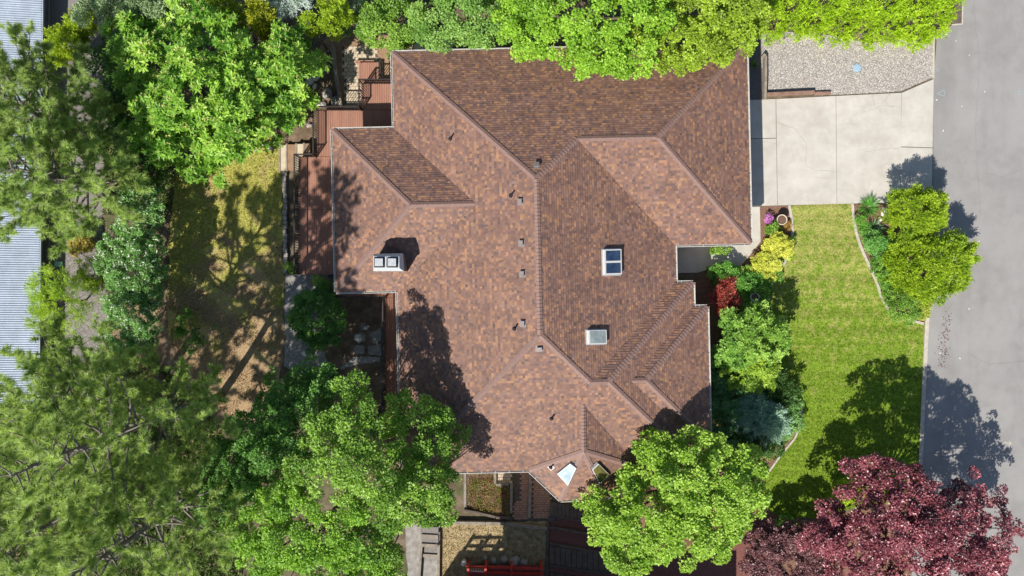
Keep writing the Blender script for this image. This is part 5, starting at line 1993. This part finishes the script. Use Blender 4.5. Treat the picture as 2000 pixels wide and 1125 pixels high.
# ------------------------------------------------------------------ timber edging by garage and gravel lot
t = thing('timber_edging', 'brown sleeper edging between the gravel lot and the driveway', 'edging', P(1540, 185))
mb = MB()
mb.bar(P(1493, 187, 0) + Vector((0, 0, .22)), P(1587, 182.5, 0) + Vector((0, 0, .22)), .22, .30)
mb.build('sleeper', M_WOODBROWN, t, bevel=.015)
mb = MB()
mb.bar(P(1588, 183.5, 0) + Vector((0, 0, .12)), P(1620, 182.5, 0) + Vector((0, 0, .12)), .2, .2)
mb.build('sleeper', M_WOODBROWN, t, bevel=.03)
mb = MB()
mb.bar(P(1585, 181, 0) + Vector((0, 0, .10)), P(1586, 188, 0) + Vector((0, 0, .10)), .1, .16)
mb.build('end_block', M_WOODDARK, t)
t = thing('timber_wall', 'weathered low timber wall along the left side of the gravel lot', 'wall', P(1488, 150))
for i, (a, b) in enumerate((((1486, 110), (1491, 114)), ((1491, 114), (1491, 155)), ((1491, 155.5), (1490, 196)))):
    mb = MB()
    mb.bar(P(*a) + Vector((0, 0, .25)), P(*b) + Vector((0, 0, .25)), .15, .45)
    mb.build('timber', M_WOODGREY, t, bevel=.012)
sheet('side_path_shade', pxpoly([(1430, 20), (1487, 20), (1489, 196), (1430, 200)]), .009, M_DARKWALL)  # dark colour paints in the shade on the strip beside the garage

# ------------------------------------------------------------------ pots
p = P(1520, 431, 0)
t = thing('clay_planter', 'round pale clay planter filled with brown soil by the front lawn', 'planter', p)
mb = MB()
mb.lathe(p, [(.22, 0), (.30, .45), (.335, .58), (.335, .64), (.285, .64), (.28, .58)], 26)
mb.build('pot', M_POT, t, smooth=False)
mb = MB()
mb.lathe(p, [(.285, .585), (.2, .60), (.05, .605)], 20)
mb.build('soil', M_POTSOIL, t)
p = P(1467, 580, 0)
t = thing('birdbath', 'small round stone birdbath among low green shrubs', 'birdbath', p)
mb = MB()
mb.lathe(p, [(.2, 0), (.12, .1), (.10, .5), (.22, .62), (.30, .68), (.30, .72), (.25, .72), (.22, .67)], 24)
mb.build('bowl', M_STONE, t)
mb = MB()
mb.lathe(p, [(.235, .675), (.1, .678)], 20)
mb.build('water', M_POTSOIL, t)

# ------------------------------------------------------------------ rocks


def rock_mesh(name, c, r, seed, mat, flat=.65):
    bm = bmesh.new()
    bmesh.ops.create_icosphere(bm, subdivisions=2, radius=1)
    q = random.Random(seed)
    sx, sy = q.uniform(.75, 1.25), q.uniform(.75, 1.2)
    ph = [q.uniform(0, 6.28) for _ in range(6)]
    planes = [(Vector((q.gauss(0, 1), q.gauss(0, 1), q.gauss(0, .8))).normalized(), q.uniform(.62, .85)) for _ in range(7)]
    for v in bm.verts:
        p = v.co
        for n, d in planes:
            k = p.dot(n) - d
            if k > 0:
                p = p - n * k * .9
        w = 1 + .08 * math.sin(p.x * 5 + ph[0]) + .08 * math.sin(p.y * 6 + ph[1])
        v.co = Vector((p.x * sx * r * w, p.y * sy * r * w, p.z * r * flat * w))
    me = bpy.data.meshes.new(name)
    bm.to_mesh(me)
    bm.free()
    me.materials.append(mat)
    o = link(name, me, None, c)
    o.rotation_euler = (0, 0, q.uniform(0, 6.28))
    return o


ROCKS = [(607, 130, 13, 'upper large pale boulder of the rockery, beside the paved patio', 1), (617, 152, 10, 'pale boulder just below the upper large boulder', 1), (606, 160, 11, 'flat pale boulder touching the smaller chestnut tree', 1), (615, 170, 7, 'small pale stone in the middle of the rockery', 1),
         (617, 198, 13, 'large white boulder next to the deck corner', 1), (640, 185, 14, 'broad beige boulder against the timber wall', 0), (655, 200, 11, 'beige boulder at the foot of the timber wall', 0), (632, 205, 9, 'beige stone between the white boulder and the deck railing', 0),
         (581, 225, 12, 'white boulder left of the deck railing', 1), (594, 232, 12, 'white boulder close to the deck railing', 1), (574, 236, 9, 'smaller white boulder by the dark shade', 1), (605, 245, 8, 'grey stone against the deck edge', 0), (560, 250, 8, 'pale stone at the shade edge below the chestnut tree', 1),
         (553, 247, 6, 'small white stone above the yellow grass', 1), (480, 296, 9, 'pale stone at the top of the back lawn', 1), (500, 292, 8, 'tan stone in the row at the top of the back lawn', 0), (520, 284, 8, 'pale stone in the row nearer the timber steps', 1), (528, 290, 6, 'small white stone beside the small green plant', 1),
         (466, 300, 7, 'leftmost pale stone below the chestnut tree', 1), (1726, 414, 10, 'pale pinkish boulder beside the false cypress', 1), (1718, 428, 6, 'small round cream stone in the street bed', 1), (700, 660, 9, 'pale stone lying in the courtyard below the roof', 1), (716, 640, 6, 'small pale stone near the deck walkway', 1),
         (596, 690, 7, 'small pale stone on the rubble path', 1), (1638, 968, 9, 'tan stone under the purple maple at the lawn edge', 0), (965, 1094, 9, 'grey stone behind the red frame', 0), (985, 1091, 12, 'largest grey stone behind the red frame', 0), (1005, 1095, 13, 'broad grey stone in the row at the red frame', 0), (1024, 1098, 8, 'end stone of the row near the red frame', 0), (948, 1090, 7, 'small grey stone at the left of the red frame row', 0)]
for i, (x, y, r, lab, pale) in enumerate(ROCKS):
    rr_ = r / PX * .9
    c = P(x, y) + Vector((0, 0, rr_ * .3))
    o = rock_mesh('boulder', c, rr_, 40 + i, M_STONE if pale else M_GREYSTONE)
    tag(o, lab, 'rock', 'garden boulders')

# ------------------------------------------------------------------ block edging west of the deck
t = thing('stone_edging', 'row of grey stone blocks between the back lawn and the deck', 'edging', P(557, 430))
y = 336
k = 0
while y < 532:
    h = rnd.uniform(8, 13)
    p = P(557.5 + rnd.uniform(-1, 1) + (y - 336) * .012, y + h / 2)
    mb = MB()
    mb.box((p.x, p.y, .13), (rnd.uniform(.2, .28), h / PX - .03, .24 + rnd.uniform(-.03, .03)), rnd.uniform(-.06, .06))
    mb.build('block', M_GREYSTONE, t, bevel=.02)
    y += h
    k += 1

# timber steps by the deck
t = thing('timber_steps', 'weathered timber steps leading up to the deck from the back lawn', 'steps', P(580, 308))
for i, (x0, x1, z) in enumerate(((546, 560, .16), (561, 580, .3), (581, 596, .44), (597, 611, .58))):
    a, b = P(x0, 334), P(x1, 284)
    mb = MB()
    mb.box(((a.x + b.x) / 2 + .06, (a.y + b.y) / 2, z / 2), ((b.x - a.x) - .14, b.y - a.y, z - .02))
    mb.build('tread', M_TANSOIL if i % 2 else M_PAVER, t)
    mb = MB()
    mb.box((a.x + .06, (a.y + b.y) / 2, z / 2 + .01), (.12, b.y - a.y + .1, z + .02))
    mb.build('riser_timber', M_WOODGREY, t, bevel=.012)

# timber retaining wall left of the patio
t = thing('timber_wall', 'weathered timber retaining wall between the rockery and the paved patio', 'wall', P(661, 150))
for a, b, z in (((653, 92), (657, 134), .55), ((657, 134.5), (662, 174), .5), ((663, 174.5), (669, 214), .45)):
    mb = MB()
    mb.bar(P(*a) + Vector((0, 0, z * .5)), P(*b) + Vector((0, 0, z * .5)), .2, z)
    mb.build('timber', M_WOODGREY, t, bevel=.015)
# flagstones in courtyard
court = bpy.data.objects['courtyard_soil']
for i, pts in enumerate([[(690, 655), (705, 648), (716, 655), (714, 668), (700, 672)], [(720, 652), (744, 640), (746, 665), (730, 672)], [(690, 675), (712, 674), (714, 690), (692, 692)], [(718, 676), (745, 670), (746, 694), (720, 692)],
                         [(690, 696), (744, 697), (742, 706), (700, 712), (660, 722)], [(705, 632), (716, 630), (714, 644), (706, 646)]]):
    slab(court, pts, .05, .02, 'flagstone', M_ROCKDUST, .01, .012, .045)

# rusty corrugated lean-to over the woodpile north of the eave
t = thing('lean_to', 'rust streaked pale corrugated sheet roof behind the north eave', 'shelter', P(845, 90))
mb = MB()
vs, fs = [], []
n = 36
a0, a1, b0, b1 = P(812, 74, 1.3), P(884, 80, 1.1), P(800, 101, 1.6), P(884, 103, 1.5)
for i in range(n + 1):
    s = i / n
    for A, B in ((a0, a1), (b0, b1)):
        q = A.lerp(B, s)
        vs.append((q.x, q.y, q.z + (.05 if i % 2 else 0)))
fs = [(2 * i, 2 * i + 1, 2 * i + 3, 2 * i + 2) for i in range(n)]
mb.add(vs, fs)
mb.build('corrugated_sheet', ground_mat('rusty_sheet', [(.35, (.58, .54, .48)), (.55, (.50, .42, .34)), (.72, (.25, .13, .08))], 2.5, 8, rough=.7, bmp=.05), t)
for x, y in ((812, 76), (880, 82)):
    mb = MB()
    p = P(x, y, 1.2)
    mb.box((p.x, p.y, .55), (.1, .1, 1.1))
    mb.build('post', M_WOODDARK, t)
mb = MB()
p = P(886, 98, 0)
mb.tube([p, p + Vector((-.1, .5, 3.0))], [.05, .04], 8)
mb.solo('grey_pole', M_WOODGREY, 'thin grey pole rising beside the corrugated sheet behind the eave', 'pole')

# ------------------------------------------------------------------ south side: bed, timbers, steps, boardwalk
t = thing('raised_bed', 'raised timber bed with low yellow and red ground cover south of the house', 'raised bed', P(952, 968))
mb = MB()
mb.prism(pxpoly([(912, 924), (966, 924), (968, 946), (996, 946), (996, 1000), (975, 1008), (912, 996)]), .0, .16)
mb.build('soil', M_SOIL, t)
for a, b in (((909, 922), (909, 998)), ((967, 922), (967, 944)), ((969, 945.5), (994, 943)), ((999, 943), (998, 1000))):
    mb = MB()
    mb.bar(P(*a) + Vector((0, 0, .13)), P(*b) + Vector((0, 0, .13)), .17, .26)
    mb.build('timber', M_WOODGREY, t, bevel=.012)
bed = pxpoly([(914, 930), (964, 930), (966, 948), (994, 948), (994, 998), (975, 1004), (914, 992)])
X, Y = scatter(bed, 260, rng)
lob = np.stack([X, Y, np.full(len(X), .2)], 1)
rg = np.random.default_rng(8)
n = 30
N = len(X) * n
Cn = np.repeat(lob, n, 0) + rg.normal(size=(N, 3)) * np.array([.12, .12, .05])
Vv, Ff = leaf_arrays(Cn, unit(rg.normal(size=(N, 3)) + np.array([0, 0, .3])), unit(rg.normal(size=(N, 3)) * .5 + np.array([0, 0, 1.])), np.full(N, .075), np.full(N, .045))
pal = np.array([(.30, .12, .08), (.24, .24, .04), (.34, .33, .07), (.30, .17, .10), (.18, .25, .04), (.40, .27, .14)])
cc_ = pal[np.repeat(rg.integers(0, 6, len(X)), n)] * rg.uniform(.7, 1.25, (N, 1))
o = link('ground_cover', np_mesh('ground_cover', Vv - np.array(org(t)), Ff, M_LEAF, np.repeat(cc_, 4, 0)), t, kind='stuff')
sheet('dry_bank', rough_poly([(862, 1022), (1072, 1018), (1072, 1180), (852, 1180)], .4, .05, 33), .016,
      ground_mat('dry_bank_grass', [(.3, (.21, .155, .08)), (.5, (.35, .265, .145)), (.7, (.47, .38, .22))], 3, 9, layers=[((.20, .20, .06), 2, .56, .7, .4)], bmp=.6, bscale=30))
grass('dry_bank_grass', pxpoly([(862, 1024), (1060, 1022), (1060, 1140), (852, 1140)]), 300, .07, .022, bpy.data.materials['dry_bank_grass'], 'sparse straw coloured grass on the bank south of the raised bed', .016)
t = thing('timber_wall', 'long grey sleeper wall between the raised bed and the dry grass bank', 'wall', P(925, 1019))
for a, b in (((880, 1018), (948, 1019)), ((949, 1019), (986, 1020)), ((987, 1020), (1068, 1030))):
    mb = MB()
    mb.bar(P(*a) + Vector((0, 0, .16)), P(*b) + Vector((0, 0, .16)), .2, .32)
    mb.build('timber', M_WOODGREY, t, bevel=.015)
t = thing('timber_wall', 'dark broken timber edging along the lower side of the raised bed', 'wall', P(950, 1004))
for a, b in (((906, 993), (936, 998)), ((937, 999), (968, 1006)), ((969, 1007), (996, 1008))):
    mb = MB()
    mb.bar(P(*a) + Vector((0, 0, .2)), P(*b) + Vector((0, 0, .2)), .17, .4)
    mb.build('timber', M_WOODDARK, t, bevel=.015)
t = thing('path_timber', 'grey timber running between the brick path strips to the bay', 'edging', P(1036, 970))
mb = MB()
mb.bar(P(1036, 922) + Vector((0, 0, .1)), P(1034, 1010) + Vector((0, 0, .1)), .2, .2)
mb.build('timber', M_WOODGREY, t, bevel=.015)

t = thing('timber_stair', 'weathered garden stair of timber frames and gravel treads at the bottom edge', 'steps', P(840, 1075))
for i, (y, z) in enumerate(((1046, .75), (1064, .42), (1084, .1))):
    p, q = P(823, y, z), P(856, y + 2, z)
    mb = MB()
    mb.bar(p + Vector((0, 0, 0)), q, .22, .12)
    mb.build('tread_timber', M_WOODGREY, t, bevel=.012)
    a, b = P(824, y - 16, z), P(856, y - 2, z)
    mb = MB()
    mb.prism([(a.x, b.y), (b.x, b.y), (b.x, a.y), (a.x, a.y)], 0, z - .03)
    mb.build('tread', M_GREYGRAVEL, t)
for (a, b) in (((826, 1036), (818, 1150)), ((858, 1036), (857, 1150))):
    mb = MB()
    mb.bar(P(*a) + Vector((0, 0, .14)), P(*b) + Vector((0, 0, .14)), .16, .3)
    mb.build('side_timber', M_WOODGREY, t, bevel=.012)
sheet('stair_gravel', rough_poly([(790, 1025), (862, 1025), (858, 1170), (800, 1170)], .3, .05, 35), .011, M_ROCKDUST)

t = thing('boardwalk', 'dark timber terraces of short planks stepping down beside the bay', 'boardwalk', P(1120, 1050))


def plank_row(x0, x1, ya, yb, dy, z, n):
    for k in range(n):
        s0, s1 = k / n, (k + 1) / n
        xa, xb = x0 + (x1 - x0) * s0, x0 + (x1 - x0) * s1 - .8
        yo = dy * s0
        mb = MB()
        zz = z + rnd.uniform(-.01, .01)
        mb.prism(pxpoly([(xa, ya + yo), (xb, ya + yo + dy / n), (xb, yb + yo + dy / n), (xa, yb + yo)]), zz - .05, zz)
        mb.build('plank', M_WOODDARK, t, bevel=.008)


plank_row(1074, 1150, 978, 1002, 10, .34, 10)
plank_row(1073, 1190, 1064, 1098, 18, .22, 11)
plank_row(1073, 1190, 1118, 1150, 14, .12, 11)
for a, b, z in (((1073, 1004), (1180, 1022), .26), ((1073, 1028), (1180, 1046), .2), ((1073, 1060), (1190, 1080), .2), ((1073, 1102), (1190, 1120), .14), ((1070, 1020), (1066, 1150), .16)):
    mb = MB()
    mb.bar(P(*a) + Vector((0, 0, z * .5)), P(*b) + Vector((0, 0, z * .5)), .18, z)
    mb.build('edge_timber', M_WOODDARK, t, bevel=.012)
sheet('terrace_mulch', pxpoly([(1072, 1000), (1250, 1000), (1250, 1180), (1072, 1180)]), .010, M_PMULCH)

# ------------------------------------------------------------------ red timber neighbour at the south (only its porch frame reaches the picture)
rh = thing('red_house', 'red timber porch frame of the neighbouring house at the bottom edge', 'house', P(1000, 1150, 0))


def red_box(name, x0, x1, y0, y1, z0, z1, mat):
    mb = MB()
    a, b = P(x0, y1), P(x1, y0)
    mb.prism([(a.x, a.y), (b.x, a.y), (b.x, b.y), (a.x, b.y)], z0, z1)
    return mb.build(name, mat, rh)


red_box('wall', 930, 1052, 1300, 1500, 0, 7.8, M_REDDK)
red_box('upper_deck', 848, 1062, 1128, 1500, 7.8, 8.1, M_REDDK)
red_box('wall', 812, 1352, 1203, 1500, 0, 5.0, M_REDDK)
for x, y in ((1045, 1140), (856, 1290)):
    mb = MB()
    mb.bar(P(x, y), P(x, y) + Vector((0, 0, 7.8)), .16, .16)
    mb.build('deck_post', M_RED, rh)
for x in (818, 850, 882):
    mb = MB()
    mb.bar(P(x, 1206) + Vector((0, 0, 5)), P(x, 1206) + Vector((0, 0, 6.3)), .16, .16)
    mb.build('roof_rail_post', M_RED, rh)
mb = MB()
mb.bar(P(816, 1206) + Vector((0, 0, 6.1)), P(900, 1206) + Vector((0, 0, 6.1)), .12, .14)
mb.bar(P(816, 1206) + Vector((0, 0, 5.45)), P(900, 1206) + Vector((0, 0, 5.45)), .12, .14)
mb.build('roof_rail', M_RED, rh)
red_box('porch_floor', 918, 1056, 1100, 1167, .25, .40, M_REDDK)
for x in (917, 950, 999, 1056):
    mb = MB()
    a = P(x, 1094)
    mb.bar(a + Vector((0, 0, .0)), a + Vector((0, 0, 1.5)), .14, .14)
    mb.build('porch_post', M_RED, rh)
mb = MB()
mb.bar(P(912, 1093) + Vector((0, 0, 1.1)), P(1060, 1097) + Vector((0, 0, 1.1)), .12, .12)
mb.build('porch_beam', M_RED, rh)
mb = MB()
mb.bar(P(914, 1110) + Vector((0, 0, .55)), P(1060, 1114) + Vector((0, 0, .55)), .12, .12)
mb.build('porch_beam', M_RED, rh)
for x in (917, 950, 999, 1056):
    mb = MB()
    mb.bar(P(x, 1094) + Vector((0, 0, 1.1)), P(x, 1150) + Vector((0, 0, 1.1)), .12, .12)
    mb.build('porch_rafter', M_RED, rh)
mb = MB()
mb.bar(P(917, 1103) + Vector((0, 0, 1.0)), P(949, 1104) + Vector((0, 0, 1.0)), .05, .05)
mb.build('hand_rail', M_WHITE, rh)
for k in range(9):
    mb = MB()
    q = P(919 + k * 3.4, 1103.5)
    mb.bar(q + Vector((0, 0, .4)), q + Vector((0, 0, 1.0)), .035, .035)
    mb.build('baluster', M_WHITE, rh)
p = P(907, 1094)
mb = MB()
mb.lathe((p.x, p.y, 0), [(.12, 0), (.18, .4), (.17, .6), (.05, .66)], 14)
mb.solo('lantern', M_WHITE, 'white rounded garden lantern at the corner of the red porch frame', 'lantern')
